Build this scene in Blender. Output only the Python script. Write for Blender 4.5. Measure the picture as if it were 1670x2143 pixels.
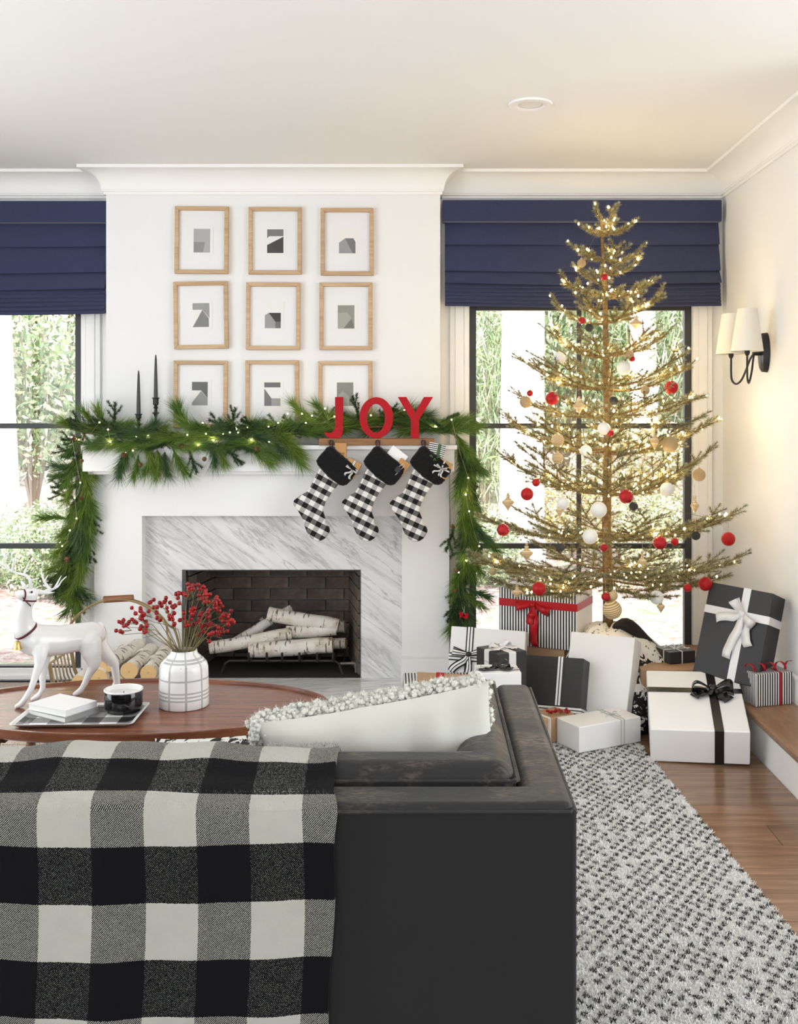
import bpy, bmesh, math, random
import numpy as np
from mathutils import Vector, Matrix, Euler

for o in list(bpy.data.objects):
    bpy.data.objects.remove(o, do_unlink=True)
scene = bpy.context.scene
COL = scene.collection

# ------------------------------------------------------------------ camera, sky, sun, daylight and added fill, exposure
FPX, CAMH = 2150.0, 1.42
cam_data = bpy.data.cameras.new('camera'); cam = bpy.data.objects.new('camera', cam_data); COL.objects.link(cam)
cam.location = (0, 0, CAMH); cam.rotation_euler = (math.pi/2, 0, 0)
cam_data.sensor_fit = 'HORIZONTAL'; cam_data.sensor_width = 36.0
cam_data.lens = FPX/1670*36.0
cam_data.shift_x = (835-890)/1670; cam_data.shift_y = (860-1071.5)/1670
cam_data.clip_start = 0.05; cam_data.clip_end = 200
scene.camera = cam

world = bpy.data.worlds.new('sky'); scene.world = world; world.use_nodes = True
bg = world.node_tree.nodes['Background']
bg.inputs[0].default_value = (0.93, 0.97, 1.0, 1); bg.inputs[1].default_value = 4.3

def sun(d, strength, col=(1, .97, .93)):
    l = bpy.data.lights.new('sun', 'SUN'); l.energy = strength; l.angle = .03; l.color = col
    o = bpy.data.objects.new('sun', l); o.rotation_euler = Vector(d).to_track_quat('-Z', 'Y').to_euler(); COL.objects.link(o)
sun((.55, .24, -.80), 12.0)

def area(name, loc, rot, sx, sy, power, col):
    l = bpy.data.lights.new(name, 'AREA'); l.shape = 'RECTANGLE'; l.size = sx; l.size_y = sy; l.energy = power; l.color = col
    o = bpy.data.objects.new(name, l); o.location = loc; o.rotation_euler = rot; COL.objects.link(o)
# daylight in the left window; added fill lamps in the side room and behind the camera
area('daylight_left_window', (-3.42, 2.1, 1.30), (0, math.radians(-90), 0), 2.3, 3.2, 24, (.93, .97, 1))
area('fill_side_room', (3.12, 1.5, 1.5), (0, math.radians(90), 0), 2.0, 3.2, 22, (.92, .965, 1))
area('fill_rear', (-.6, -2.42, 1.3), (math.radians(90), 0, math.radians(0)), 1.9, 2.3, 8, (.93, .97, 1))

vs = scene.view_settings
scene.display_settings.display_device = 'sRGB'
vs.view_transform = 'Standard'; vs.look = 'None'; vs.exposure = 0.06; vs.gamma = 1.0; vs.use_curve_mapping = False

# ------------------------------------------------------------------ helpers
R = math.radians
def P(px, py, d):
    return Vector(((px-890)*d/FPX, d, CAMH-(py-860)*d/FPX))
def S(d): return d/FPX

class MB:
    def __init__(s): s.v = []; s.f = []; s.uv = []
    def add(s, vs_, fs, uvs=None):
        b = len(s.v); s.v += [tuple(x) for x in vs_]
        for i, f in enumerate(fs):
            s.f.append(tuple(b+k for k in f))
            s.uv.append(uvs[i] if uvs else [(0, 0)]*len(f))
        return s
    def box(s, lo, hi, M=None):
        x0, y0, z0 = lo; x1, y1, z1 = hi
        c = [Vector(p) for p in ((x0,y0,z0),(x1,y0,z0),(x1,y1,z0),(x0,y1,z0),(x0,y0,z1),(x1,y0,z1),(x1,y1,z1),(x0,y1,z1))]
        if M: c = [M @ p for p in c]
        return s.add(c, [(0,3,2,1),(4,5,6,7),(0,1,5,4),(1,2,6,5),(2,3,7,6),(3,0,4,7)])
    def cbox(s, c, size, M=None):
        c = Vector(c); h = Vector(size)/2
        return s.box(c-h, c+h, M)
    def tube(s, pts, rad, n=8, cap=True, closed=False):
        pts = [Vector(p) for p in pts]; m = len(pts)
        if not hasattr(rad, '__len__'): rad = [rad]*m
        ring = []; prev = None
        for i, p in enumerate(pts):
            if closed: t = pts[(i+1) % m]-pts[i-1]
            else: t = pts[min(i+1, m-1)]-pts[max(i-1, 0)]
            t = t.normalized() if t.length > 1e-9 else Vector((0,0,1))
            if prev is None:
                a = Vector((0,0,1)) if abs(t.z) < .9 else Vector((1,0,0))
                u = t.cross(a).normalized()
            else:
                u = (prev-t*prev.dot(t))
                u = u.normalized() if u.length > 1e-6 else t.orthogonal().normalized()
            prev = u; w = t.cross(u)
            ring.append([p+(u*math.cos(2*math.pi*k/n)+w*math.sin(2*math.pi*k/n))*rad[i] for k in range(n)])
        V = [q for r_ in ring for q in r_]; Fs = []
        for i in range(m if closed else m-1):
            j = (i+1) % m
            for k in range(n):
                Fs.append((i*n+k, i*n+(k+1) % n, j*n+(k+1) % n, j*n+k))
        if cap and not closed:
            Fs.append(tuple(range(n-1, -1, -1))); Fs.append(tuple((m-1)*n+k for k in range(n)))
        return s.add(V, Fs)
    def lathe(s, prof, n=32, c=(0,0,0), M=None, cap=True):
        c = Vector(c); V = []; Fs = []; m = len(prof)
        for r_, z in prof:
            for k in range(n):
                p = Vector((r_*math.cos(2*math.pi*k/n), r_*math.sin(2*math.pi*k/n), z))
                V.append(c+(M @ p if M else p))
        for i in range(m-1):
            for k in range(n):
                Fs.append((i*n+k, i*n+(k+1) % n, (i+1)*n+(k+1) % n, (i+1)*n+k))
        if prof[0] == prof[-1]: cap = False
        if cap and prof[0][0] > 1e-4: Fs.append(tuple(range(n-1, -1, -1)))
        if cap and prof[-1][0] > 1e-4: Fs.append(tuple((m-1)*n+k for k in range(n)))
        return s.add(V, Fs)
    def sphere(s, c, r_, nu=12, nv=8, sc=(1,1,1), M=None):
        prof = [(max(1e-7, math.sin(math.pi*i/nv))*1.0, -math.cos(math.pi*i/nv)) for i in range(nv+1)]
        c = Vector(c); V = []; Fs = []
        for a, z in prof:
            for k in range(nu):
                p = Vector((a*math.cos(2*math.pi*k/nu)*sc[0]*r_, a*math.sin(2*math.pi*k/nu)*sc[1]*r_, z*sc[2]*r_))
                V.append(c+(M @ p if M else p))
        for i in range(nv):
            for k in range(nu):
                Fs.append((i*nu+k, i*nu+(k+1) % nu, (i+1)*nu+(k+1) % nu, (i+1)*nu+k))
        return s.add(V, Fs)
    def prism(s, poly, y0, y1, M=None):
        # poly in x,z ; extruded along y
        n = len(poly)
        V = [Vector((x, y0, z)) for x, z in poly]+[Vector((x, y1, z)) for x, z in poly]
        if M: V = [M @ p for p in V]
        Fs = [tuple(range(n)), tuple(range(2*n-1, n-1, -1))]
        for i in range(n): Fs.append((i, i+n, (i+1) % n+n, (i+1) % n))
        return s.add(V, Fs)
    def ringprism(s, outer, inner, y0, y1):
        n = len(outer)
        V = [Vector((x, y, z)) for y in (y0, y1) for pl in (outer, inner) for x, z in pl]
        o0, i0, o1, i1 = 0, n, 2*n, 3*n; Fs = []
        for k in range(n):
            j = (k+1) % n
            Fs += [(o0+k, o0+j, i0+j, i0+k), (o1+k, i1+k, i1+j, o1+j), (o0+k, o1+k, o1+j, o0+j), (i0+k, i0+j, i1+j, i1+k)]
        return s.add(V, Fs)
    def strip(s, pts, wd, w, closed=False):
        pts = [Vector(p) for p in pts]; n = len(pts)
        if isinstance(wd, Vector): wd = [wd]*n
        if not hasattr(w, '__len__'): w = [w]*n
        V = []; Fs = []; U = []
        for p, d, ww in zip(pts, wd, w):
            d = d.normalized(); V += [p-d*ww/2, p+d*ww/2]
        for i in range(n if closed else n-1):
            j = (i+1) % n
            Fs.append((2*i, 2*i+1, 2*j+1, 2*j)); U.append([(i/n, 0), (i/n, 1), ((i+1)/n, 1), ((i+1)/n, 0)])
        return s.add(V, Fs, U)

def link(o, parent=None):
    COL.objects.link(o)
    if parent is not None: o.parent = parent
    return o
def tag(o, label=None, cat=None, group=None, kind=None):
    if label: o['label'] = label
    if cat: o['category'] = cat
    if group: o['group'] = group
    if kind: o['kind'] = kind
    return o
def thing(name, label, cat, loc=(0,0,0), rot=(0,0,0), group=None):
    o = bpy.data.objects.new(name, None); o.empty_display_size = .05
    o.location = loc; o.rotation_euler = rot; COL.objects.link(o)
    return tag(o, label, cat, group)
def mesh_of(name, mb):
    me = bpy.data.meshes.new(name); me.from_pydata(mb.v, [], mb.f)
    if any(u != (0, 0) for f in mb.uv for u in f):
        l = me.uv_layers.new(name='UVMap'); flat = [c for f in mb.uv for u in f for c in u]
        l.data.foreach_set('uv', flat)
    bm = bmesh.new(); bm.from_mesh(me); bmesh.ops.recalc_face_normals(bm, faces=bm.faces); bm.to_mesh(me); bm.free()
    return me
def obj(name, mb, mat, parent=None, smooth=False, bevel=0, seg=2, sub=0, solid=0, world=False, ang=40):
    """one mesh object; world=True: the vertices are world coordinates and the parent is an unrotated Empty"""
    if world and parent is not None:
        L = parent.location; mb.v = [(x-L.x, y-L.y, z-L.z) for x, y, z in mb.v]
    me = mesh_of(name, mb); me.materials.append(mat)
    if smooth or bevel:
        me.polygons.foreach_set('use_smooth', [True]*len(me.polygons))
        if not bevel: me.set_sharp_from_angle(angle=R(ang))
    o = bpy.data.objects.new(name, me); link(o, parent)
    if solid:
        m = o.modifiers.new('thick', 'SOLIDIFY'); m.thickness = solid; m.offset = 0
    if bevel:
        m = o.modifiers.new('bevel', 'BEVEL'); m.width = bevel; m.segments = seg; m.limit_method = 'ANGLE'; m.angle_limit = R(30); m.harden_normals = True
    if sub:
        m = o.modifiers.new('sub', 'SUBSURF'); m.levels = sub; m.render_levels = sub
    return o
def dup(o, parent=None, loc=None, rot=None, scale=None):
    c = o.copy(); COL.objects.link(c); c.parent = parent
    if loc is not None: c.location = loc
    if rot is not None: c.rotation_euler = rot
    if scale is not None: c.scale = scale if hasattr(scale, '__len__') else (scale,)*3
    return c
def mesh_np(name, V, Fc, C=None):
    me = bpy.data.meshes.new(name)
    nv, nf = len(V), len(Fc)
    me.vertices.add(nv); me.vertices.foreach_set('co', np.ascontiguousarray(V, dtype=np.float32).ravel())
    me.loops.add(nf*3); me.loops.foreach_set('vertex_index', np.ascontiguousarray(Fc, dtype=np.int32).ravel())
    me.polygons.add(nf); me.polygons.foreach_set('loop_start', np.arange(0, nf*3, 3, dtype=np.int32))
    me.polygons.foreach_set('loop_total', np.full(nf, 3, dtype=np.int32))
    me.update(calc_edges=True)
    if C is not None:
        a = me.color_attributes.new('Col', 'FLOAT_COLOR', 'POINT')
        a.data.foreach_set('color', np.concatenate([C, np.ones((nv, 1))], 1).astype(np.float32).ravel())
    return me

# ------------------------------------------------------------------ material nodes
class N:
    def __init__(s, name, col=(.8,.8,.8), rough=.5, metal=0, spec=.5, **kw):
        s.m = bpy.data.materials.new(name); s.m.use_nodes = True; s.t = s.m.node_tree
        s.b = s.t.nodes['Principled BSDF']
        s.set('Base Color', (*col, 1)); s.set('Roughness', rough); s.set('Metallic', metal); s.set('Specular IOR Level', spec)
        for k, v in kw.items(): s.set(k.replace('_', ' '), v)
        s._tc = None
    def set(s, k, v):
        if isinstance(v, bpy.types.NodeSocket): s.t.links.new(v, s.b.inputs[k])
        else: s.b.inputs[k].default_value = v
    def node(s, t, **p):
        n = s.t.nodes.new(t)
        for k, v in p.items(): setattr(n, k, v)
        return n
    def inp(s, sock, v):
        if isinstance(v, bpy.types.NodeSocket): s.t.links.new(v, sock)
        elif v is not None: sock.default_value = v
    def math(s, op, a, b=None, c=None):
        n = s.node('ShaderNodeMath', operation=op); s.inp(n.inputs[0], a); s.inp(n.inputs[1], b)
        if c is not None: s.inp(n.inputs[2], c)
        return n.outputs[0]
    def mix(s, fac, a, b, mode='MIX'):
        n = s.node('ShaderNodeMix', data_type='RGBA', blend_type=mode)
        s.inp(n.inputs[0], fac)
        for i, v in ((6, a), (7, b)):
            if isinstance(v, (tuple, list)): v = (*v, 1) if len(v) == 3 else v
            s.inp(n.inputs[i], v)
        return n.outputs[2]
    def coord(s, k='Object'):
        if s._tc is None: s._tc = s.node('ShaderNodeTexCoord')
        return s._tc.outputs[k]
    def mapping(s, vec, loc=(0,0,0), rot=(0,0,0), scale=(1,1,1)):
        n = s.node('ShaderNodeMapping'); s.inp(n.inputs[0], vec)
        n.inputs[1].default_value = loc; n.inputs[2].default_value = rot; n.inputs[3].default_value = scale
        return n.outputs[0]
    def sep(s, vec):
        n = s.node('ShaderNodeSeparateXYZ'); s.inp(n.inputs[0], vec); return n.outputs
    def noise(s, scale, detail=4, vec=None, rough=.55, dist=0):
        n = s.node('ShaderNodeTexNoise'); s.inp(n.inputs['Vector'], vec if vec is not None else s.coord())
        n.inputs['Scale'].default_value = scale; n.inputs['Detail'].default_value = detail
        n.inputs['Roughness'].default_value = rough; n.inputs['Distortion'].default_value = dist
        return n.outputs[0]
    def voro(s, scale, vec=None, feature='F1'):
        n = s.node('ShaderNodeTexVoronoi', feature=feature); s.inp(n.inputs['Vector'], vec if vec is not None else s.coord())
        n.inputs['Scale'].default_value = scale
        return n.outputs
    def ramp(s, fac, stops):
        n = s.node('ShaderNodeValToRGB'); s.inp(n.inputs[0], fac); e = n.color_ramp.elements
        while len(e) < len(stops): e.new(.5)
        for el, (p, c) in zip(e, stops):
            el.position = p; el.color = (*c, 1) if len(c) == 3 else c
        return n.outputs[0]
    def bump(s, h, strength=.3, dist=.01):
        n = s.node('ShaderNodeBump'); s.inp(n.inputs['Height'], h)
        n.inputs['Strength'].default_value = strength; n.inputs['Distance'].default_value = dist
        s.t.links.new(n.outputs[0], s.b.inputs['Normal'])
    def attr(s, name='Col'):
        n = s.node('ShaderNodeVertexColor'); n.layer_name = name; return n.outputs[0]
    def rnd(s):
        return s.node('ShaderNodeObjectInfo').outputs['Random']

def plain(name, col, rough=.5, metal=0, spec=.5, bumpscale=0, bs=.15, **kw):
    n = N(name, col, rough, metal, spec, **kw)
    if bumpscale: n.bump(n.noise(bumpscale, 3), bs, .004)
    return n.m

M = {}
n = N('wall_paint', (.84,.84,.835), .6, spec=.3); n.bump(n.noise(180, 2), .04, .002); M['wall'] = n.m
n = N('ceiling_paint', (.92,.92,.91), .75, spec=.2); n.bump(n.noise(150, 2), .04, .002); M['ceil'] = n.m
M['trim'] = plain('trim_paint', (.90,.895,.88), .38, spec=.4)
M['mantel'] = plain('mantel_paint', (.90,.90,.895), .42, spec=.4)
M['black_metal'] = plain('black_metal', (.018,.018,.019), .42, .3)
M['win_black'] = plain('window_black', (.035,.036,.038), .45)
M['iron'] = plain('cast_iron', (.05,.045,.045), .55, .6, bumpscale=120)

def glass(name, spec=.08):
    m = bpy.data.materials.new(name); m.use_nodes = True; t = m.node_tree; t.nodes.clear()
    out = t.nodes.new('ShaderNodeOutputMaterial'); mx = t.nodes.new('ShaderNodeMixShader')
    tr = t.nodes.new('ShaderNodeBsdfTransparent'); gl = t.nodes.new('ShaderNodeBsdfGlossy'); gl.inputs['Roughness'].default_value = .01
    fr = t.nodes.new('ShaderNodeFresnel'); fr.inputs[0].default_value = 1.33
    mu = t.nodes.new('ShaderNodeMath'); mu.operation = 'MULTIPLY'; mu.inputs[1].default_value = spec/.02
    t.links.new(fr.outputs[0], mu.inputs[0]); t.links.new(mu.outputs[0], mx.inputs[0])
    t.links.new(tr.outputs[0], mx.inputs[1]); t.links.new(gl.outputs[0], mx.inputs[2]); t.links.new(mx.outputs[0], out.inputs[0])
    return m
M['glass'] = glass('window_glass', .02)
M['picglass'] = glass('picture_glass', .005)

# marble with diagonal grey veins
def marble(name, rot):
    n = N(name, (.85,.85,.85), .16, spec=.5)
    v = n.mapping(n.coord(), rot=rot)
    v1 = n.mapping(v, scale=(.8, 1, 6.5)); v2 = n.mapping(v, loc=(3.1,0,1.7), scale=(.7, 1, 4.2)); v3 = n.mapping(v, loc=(.3,0,5.2), scale=(2.2,1,16))
    a = n.math('ABSOLUTE', n.math('SUBTRACT', n.noise(1.5, 9, v1, .62, .35), .5))
    b = n.math('ABSOLUTE', n.math('SUBTRACT', n.noise(1.2, 9, v2, .6, .5), .5))
    va = n.ramp(a, [(0, (.50,.50,.51)), (.008, (.70,.70,.705)), (.03, (.845,.845,.84)), (1, (.88,.88,.875))])
    vb = n.ramp(b, [(0, (.62,.62,.62)), (.012, (.84,.84,.84)), (.07, (1,1,1)), (1, (1,1,1))])
    cl = n.ramp(n.noise(1.6, 6, v3, .6), [(.36, (.86,.865,.87)), (.52, (1,1,1))])
    n.set('Base Color', n.mix(.85, n.mix(.7, va, vb, 'MULTIPLY'), cl, 'MULTIPLY'))
    return n.m
M['marble'] = marble('marble', (0, R(-38), 0))
M['hearth'] = marble('hearth_marble', (R(90), R(14), 0))

def wood(name, c0, c1, c2, scale=(1,14,14), rough=.4, rnd=True, fine=90, spec=.45, sat=.55):
    n = N(name, c1, rough, spec=spec)
    v = n.coord()
    if rnd:
        r_ = n.rnd(); cmb = n.node('ShaderNodeCombineXYZ')
        n.inp(cmb.inputs[0], n.math('MULTIPLY', r_, 17.3)); n.inp(cmb.inputs[1], n.math('MULTIPLY', r_, 9.1)); n.inp(cmb.inputs[2], n.math('MULTIPLY', r_, 5.7))
        ad = n.node('ShaderNodeVectorMath', operation='ADD'); n.inp(ad.inputs[0], v); n.inp(ad.inputs[1], cmb.outputs[0]); v = ad.outputs[0]
    vv = n.mapping(v, scale=scale)
    a = n.noise(1.7, 6, vv, .6, .6); f = n.noise(fine/10, 4, n.mapping(v, scale=(scale[0]*.6, scale[1]*2.2, scale[2]*2.2)), .6)
    c = n.ramp(a, [(.3, c0), (.52, c1), (.72, c2)])
    c = n.mix(.35, c, n.ramp(f, [(.35, (.55,.5,.45)), (.6, (1,1,1))]), 'MULTIPLY')
    if rnd: c = n.mix(sat, c, n.ramp(n.rnd(), [(0, (.66,.62,.6)), (.5, (1,1,1)), (1, (1.0,.86,.78))]), 'MULTIPLY')
    n.set('Base Color', c); n.bump(f, .06, .002)
    return n.m
M['floor'] = wood('oak_floor', (.175,.098,.057), (.275,.163,.098), (.37,.235,.15), (1.2,13,13), .2, spec=.6)
M['tread'] = wood('oak_tread', (.22,.115,.055), (.30,.165,.085), (.38,.22,.12), (13,1.2,13), .35, False)
M['walnut'] = wood('walnut', (.135,.043,.022), (.22,.078,.04), (.30,.12,.065), (1.3,12,12), .22, False, spec=.5)
M['oak'] = wood('light_oak', (.50,.33,.18), (.60,.42,.25), (.68,.50,.32), (1.5,22,22), .5, True, sat=.25)
M['holderwood'] = wood('holder_wood', (.22,.10,.035), (.33,.16,.06), (.42,.22,.09), (2,26,26), .45, False)
M['grip'] = wood('grip_wood', (.20,.07,.03), (.28,.11,.05), (.34,.15,.07), (4,40,40), .4, False)
M['brass'] = plain('brass', (.42,.32,.17), .35, .85)
M['gold'] = plain('gold', (.66,.46,.16), .25, 1)

def fabric(name, col, rough=.85, scale=900, sheen=.2, var=.15):
    n = N(name, col, rough, spec=.2); n.set('Sheen Weight', sheen)
    v = n.noise(6, 4); n.set('Base Color', n.mix(v, tuple(c*(1-var) for c in col), tuple(min(1, c*(1+var)) for c in col)))
    n.bump(n.noise(scale, 2), .35, .001)
    return n.m
n = N('navy_linen', (.04,.05,.11), .85, spec=.2); n.set('Sheen Weight', .25)
w = n.noise(40, 3, n.mapping(n.coord(), scale=(1,1,14))); w2 = n.noise(40, 3, n.mapping(n.coord(), scale=(14,1,1)))
n.set('Base Color', n.mix(n.math('MULTIPLY', n.math('ADD', w, w2), .5), (.017,.023,.060), (.050,.060,.135))); n.bump(w, .1, .001); M['navy'] = n.m

def gingham(name, cell, src='Object', ax=(0, 2), off=(0, 0), twill=.0032, cols=((.72,.72,.68),(.008,.008,.009)), rot=0, bumpy=True):
    n = N(name, (.5,.5,.5), .9, spec=.15); n.set('Sheen Weight', .15)
    v = n.coord(src)
    if rot: v = n.mapping(v, rot=(0, rot, 0))
    s_ = n.sep(v)
    def light(a, o):
        return n.math('LESS_THAN', n.math('FRACT', n.math('DIVIDE', n.math('ADD', s_[a], o), cell*2)), .5)
    A, B = light(ax[0], off[0]), light(ax[1], off[1])
    sm = n.math('ADD', A, B)
    tw = n.math('FRACT', n.math('DIVIDE', n.math('ADD', s_[ax[0]], s_[ax[1]]), twill))
    jit = n.noise(2.2/twill, 2, v)
    grey_l = n.math('LESS_THAN', n.math('ADD', tw, n.math('MULTIPLY', n.math('SUBTRACT', jit, .5), .9)), .50)
    grey_d = n.math('LESS_THAN', n.math('ADD', tw, n.math('MULTIPLY', n.math('SUBTRACT', jit, .5), .9)), .16)
    g = n.math('ADD', n.math('MULTIPLY', B, n.math('SUBTRACT', grey_l, grey_d)), grey_d)   # light rows -> paler twill
    white = n.math('GREATER_THAN', sm, 1.5); mid = n.math('MULTIPLY', n.math('GREATER_THAN', sm, .5), n.math('LESS_THAN', sm, 1.5))
    val = n.math('ADD', white, n.math('MULTIPLY', mid, g))
    n.set('Base Color', n.mix(val, cols[1], cols[0]))
    if bumpy: n.bump(n.noise(1.2/twill, 2, v), .25, .0015)
    return n.m

def paper(name, col, rough=.45, spec=.4):
    n = N(name, col, rough, spec=spec); n.bump(n.noise(7, 3, None, .5), .10, .01); return n.m
M['p_white'] = paper('white_paper', (.88,.88,.875), .4)
M['p_kraft'] = paper('kraft_paper', (.46,.295,.17), .65)
M['p_kraft2'] = paper('orange_kraft', (.50,.27,.10), .65)
M['p_black'] = paper('black_paper', (.032,.032,.034), .5)
def stripes(name, axis, period, duty=.5, off=0):
    n = N(name, (.8,.8,.8), .45, spec=.4); s_ = n.sep(n.coord())
    a = n.math('LESS_THAN', n.math('FRACT', n.math('ADD', n.math('DIVIDE', s_[axis], period), off+50)), duty)
    n.set('Base Color', n.mix(a, (.84,.84,.83), (.015,.015,.016))); return n.m
M['stripe_x'] = stripes('striped_paper', 0, .0142, .5)
def ribbon_striped(name):
    n = N(name, (.8,.8,.8), .35); s_ = n.sep(n.coord('UV')); v = s_[1]
    inner = n.math('LESS_THAN', n.math('ABSOLUTE', n.math('SUBTRACT', v, .5)), .07)
    outer = n.math('GREATER_THAN', n.math('ABSOLUTE', n.math('SUBTRACT', v, .5)), .33)
    n.set('Base Color', n.mix(n.math('MAXIMUM', inner, outer), (.86,.86,.85), (.012,.012,.013))); return n.m
M['r_stripe'] = ribbon_striped('striped_ribbon')
M['r_red'] = plain('red_satin', (.46,.008,.014), .35, spec=.35)
M['r_white'] = plain('white_satin', (.84,.83,.82), .32, spec=.5)
M['r_black'] = plain('black_satin', (.008,.008,.009), .25, spec=.6)
M['r_green'] = plain('green_ribbon', (.045,.10,.03), .5)
M['cord_white'] = plain('white_cord', (.80,.78,.72), .7)
M['cord_silver'] = plain('silver_cord', (.55,.55,.54), .4)
M['white_ceramic'] = plain('white_ceramic', (.84,.84,.835), .12, spec=.55)
M['black_enamel'] = plain('black_enamel', (.006,.006,.007), .07, spec=.6)
M['wax'] = plain('wax', (.80,.78,.72), .4, Subsurface_Weight=.1)
M['blackwax'] = plain('black_wax', (.035,.037,.037), .45)
M['white_board'] = plain('white_board', (.88,.88,.88), .5)
# ------------------------------------------------------------------ the room
XL, XR, YW, YB, ZC = -3.3, 1.58, 5.46, 5.36, 2.68        # left wall, right wall, window wall, chimney breast, ceiling
BX0, BX1 = -1.665, .078
WL0, WL1, WR0, WR1 = -3.01, -1.828, .235, 1.417          # window openings
WZ0, WZ1 = .02, 1.985
def struct(name, mb, mat, **k):
    o = obj(name, mb, mat, **k); o['kind'] = 'structure'; return o

# floor: a dark sub-floor and separate oak boards laid across the room
fl = struct('floor', MB().box((XL-.1, -2.6, -.12), (1.363, 5.56, -.014)), M['win_black'])
prng = random.Random(4)
PW = .168
board_cache = {}
r_i = 0; y = 4.201+PW*7
rows = []
while y > -2.5: rows.append(y-PW); y -= PW
for k, y0 in enumerate(rows):
    x = XL+.0-prng.random()*1.2
    joints = {4.033-PW: .0}
    while x < 1.36:
        L = prng.choice([1.0, 1.25, 1.5, 1.8])
        a, b = max(x, XL), min(x+L, 1.362); x += L
        if b-a < .03: continue
        m = MB().box((-(b-a)/2+.0006, .0010, -.014), ((b-a)/2-.0006, PW-.0010, 0))
        o = obj('floor_board', m, M['floor'], fl, bevel=.0018, seg=1); o.location = ((a+b)/2, y0, 0)
# raised step along the right wall, continuing into the next room
st = struct('trim_1', MB().box((1.363, -2.6, -.05), (3.2, YW, .15)), M['mantel'])
tr_ = MB().box((1.338, -2.6, .15), (3.2, YW, .18))
o = obj('step_tread', tr_, M['tread'], st, bevel=.008, seg=3)
# ceiling, walls
struct('ceiling', MB().box((XL-.15, -2.7, ZC), (3.35, 5.7, ZC+.2)).box((XL-2.6, -2.7, ZC+.02), (XL-.15, 5.66, ZC+.2)), M['ceil'])  # second slab: unseen eave added to keep the sun out of the left window
struct('wall_right', MB().box((XR, 3.55, .18), (XR+.14, YW, ZC)), M['wall'])
struct('wall_far_right', MB().box((3.2, -2.6, .0), (3.34, -.1, ZC)).box((3.2, 3.1, .0), (3.34, 3.56, ZC)).box((3.2, -.1, .0), (3.34, 3.1, .45)).box((3.2, -.1, 2.55), (3.34, 3.1, ZC)).box((XR+.14, 3.55, 0), (3.34, 3.69, ZC)), M['wall'])
m = MB()
for z0, z1 in ((0, .12), (2.50, ZC)): m.box((XL-.14, -2.6, z0), (XL, YW, z1))
m.box((XL-.14, -2.6, .12), (XL, .5, 2.50)).box((XL-.14, 3.7, .12), (XL, YW, 2.50))
struct('wall_left', m, M['wall'])
m = MB().box((XL-.14, -2.62, 0), (-1.6, -2.48, ZC)).box((.4, -2.62, 0), (3.34, -2.48, ZC)).box((-1.6, -2.62, 2.5), (.4, -2.48, ZC))
struct('wall_rear', m, M['wall'])
# frames of the windows out of view that let the daylight in
m = MB()
for yy in (.5, 2.07, 3.64): m.box((XL-.09, yy, .12), (XL-.04, yy+.06, 2.50))
for zz in (.12, 2.44): m.box((XL-.09, .5, zz), (XL-.04, 3.7, zz+.06))
struct('window_3', m, M['win_black'])
m = MB()
for xx in (-1.6, -.63, .34): m.box((xx, -2.58, 0), (xx+.06, -2.53, 2.5))
m.box((-1.6, -2.58, 2.44), (.4, -2.53, 2.5))
struct('door_1', m, M['win_black'])
# window wall
m = MB()
T = YW+.15
m.box((XL-.14, YW, 0), (WL0, T, ZC)).box((WL0, YW, WZ1), (WL1, T, ZC)).box((WL0, YW, -.1), (WL1, T, WZ0))
m.box((WL1, YW, 0), (-1.30, T, ZC)).box((-1.30, YW, .66), (-.30, T, ZC)).box((-.30, YW, 0), (WR0, T, ZC))
m.box((WR0, YW, WZ1), (WR1, T, ZC)).box((WR0, YW, -.1), (WR1, T, WZ0)).box((WR1, YW, 0), (XR+.14, T, ZC))
struct('wall_back', m, M['wall'])
m = MB().box((BX0, YB, .91), (BX1, YW, ZC)).box((BX0, YB, 0), (-1.50, YW, .91)).box((-.09, YB, 0), (BX1, YW, .91))
struct('wall_chimney_breast', m, M['wall'])

# crown moulding
prof = [(0, -.133), (.011, -.133), (.011, -.119), (.018, -.117), (.018, -.109)]
for k in range(0, 10):
    f = R(90)*k/9; prof.append((.108-.088*math.cos(f), -.107+.09*math.sin(f)))
prof += [(.116, -.015), (.116, 0), (0, 0)]
def crown(idx, a, b, nrm, m0, m1):
    a, b, nrm = Vector(a), Vector(b), Vector(nrm); d = (b-a).normalized()
    V = [a+nrm*p+d*(m0*p)+Vector((0,0,z+ZC)) for p, z in prof]+[b+nrm*p-d*(m1*p)+Vector((0,0,z+ZC)) for p, z in prof]
    n_ = len(prof); Fs = [tuple(range(n_)), tuple(range(2*n_-1, n_-1, -1))]+[(i, (i+1) % n_, (i+1) % n_+n_, i+n_) for i in range(n_)]
    struct('trim_%d' % idx, MB().add(V, Fs), M['trim'], smooth=True, ang=30)
crown(2, (XL, YW, 0), (BX0, YW, 0), (0,-1,0), 1, 1)
crown(3, (BX0, YW, 0), (BX0, YB, 0), (-1,0,0), 1, -1)
crown(4, (BX0, YB, 0), (BX1, YB, 0), (0,-1,0), -1, -1)
crown(5, (BX1, YB, 0), (BX1, YW, 0), (1,0,0), -1, 1)
crown(6, (BX1, YW, 0), (XR, YW, 0), (0,-1,0), 1, 1)
crown(7, (XR, YW, 0), (XR, 3.55, 0), (-1,0,0), 1, 0)
# baseboards
struct('baseboard_right', MB().box((XR-.014, 3.55, .18), (XR, YW-.02, .285)).box((XR-.02, 3.55, .285), (XR, YW-.02, .295)), M['trim'])
struct('baseboard_back', MB().box((XL, YW-.016, 0), (BX0, YW, .055)), M['trim'])

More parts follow.
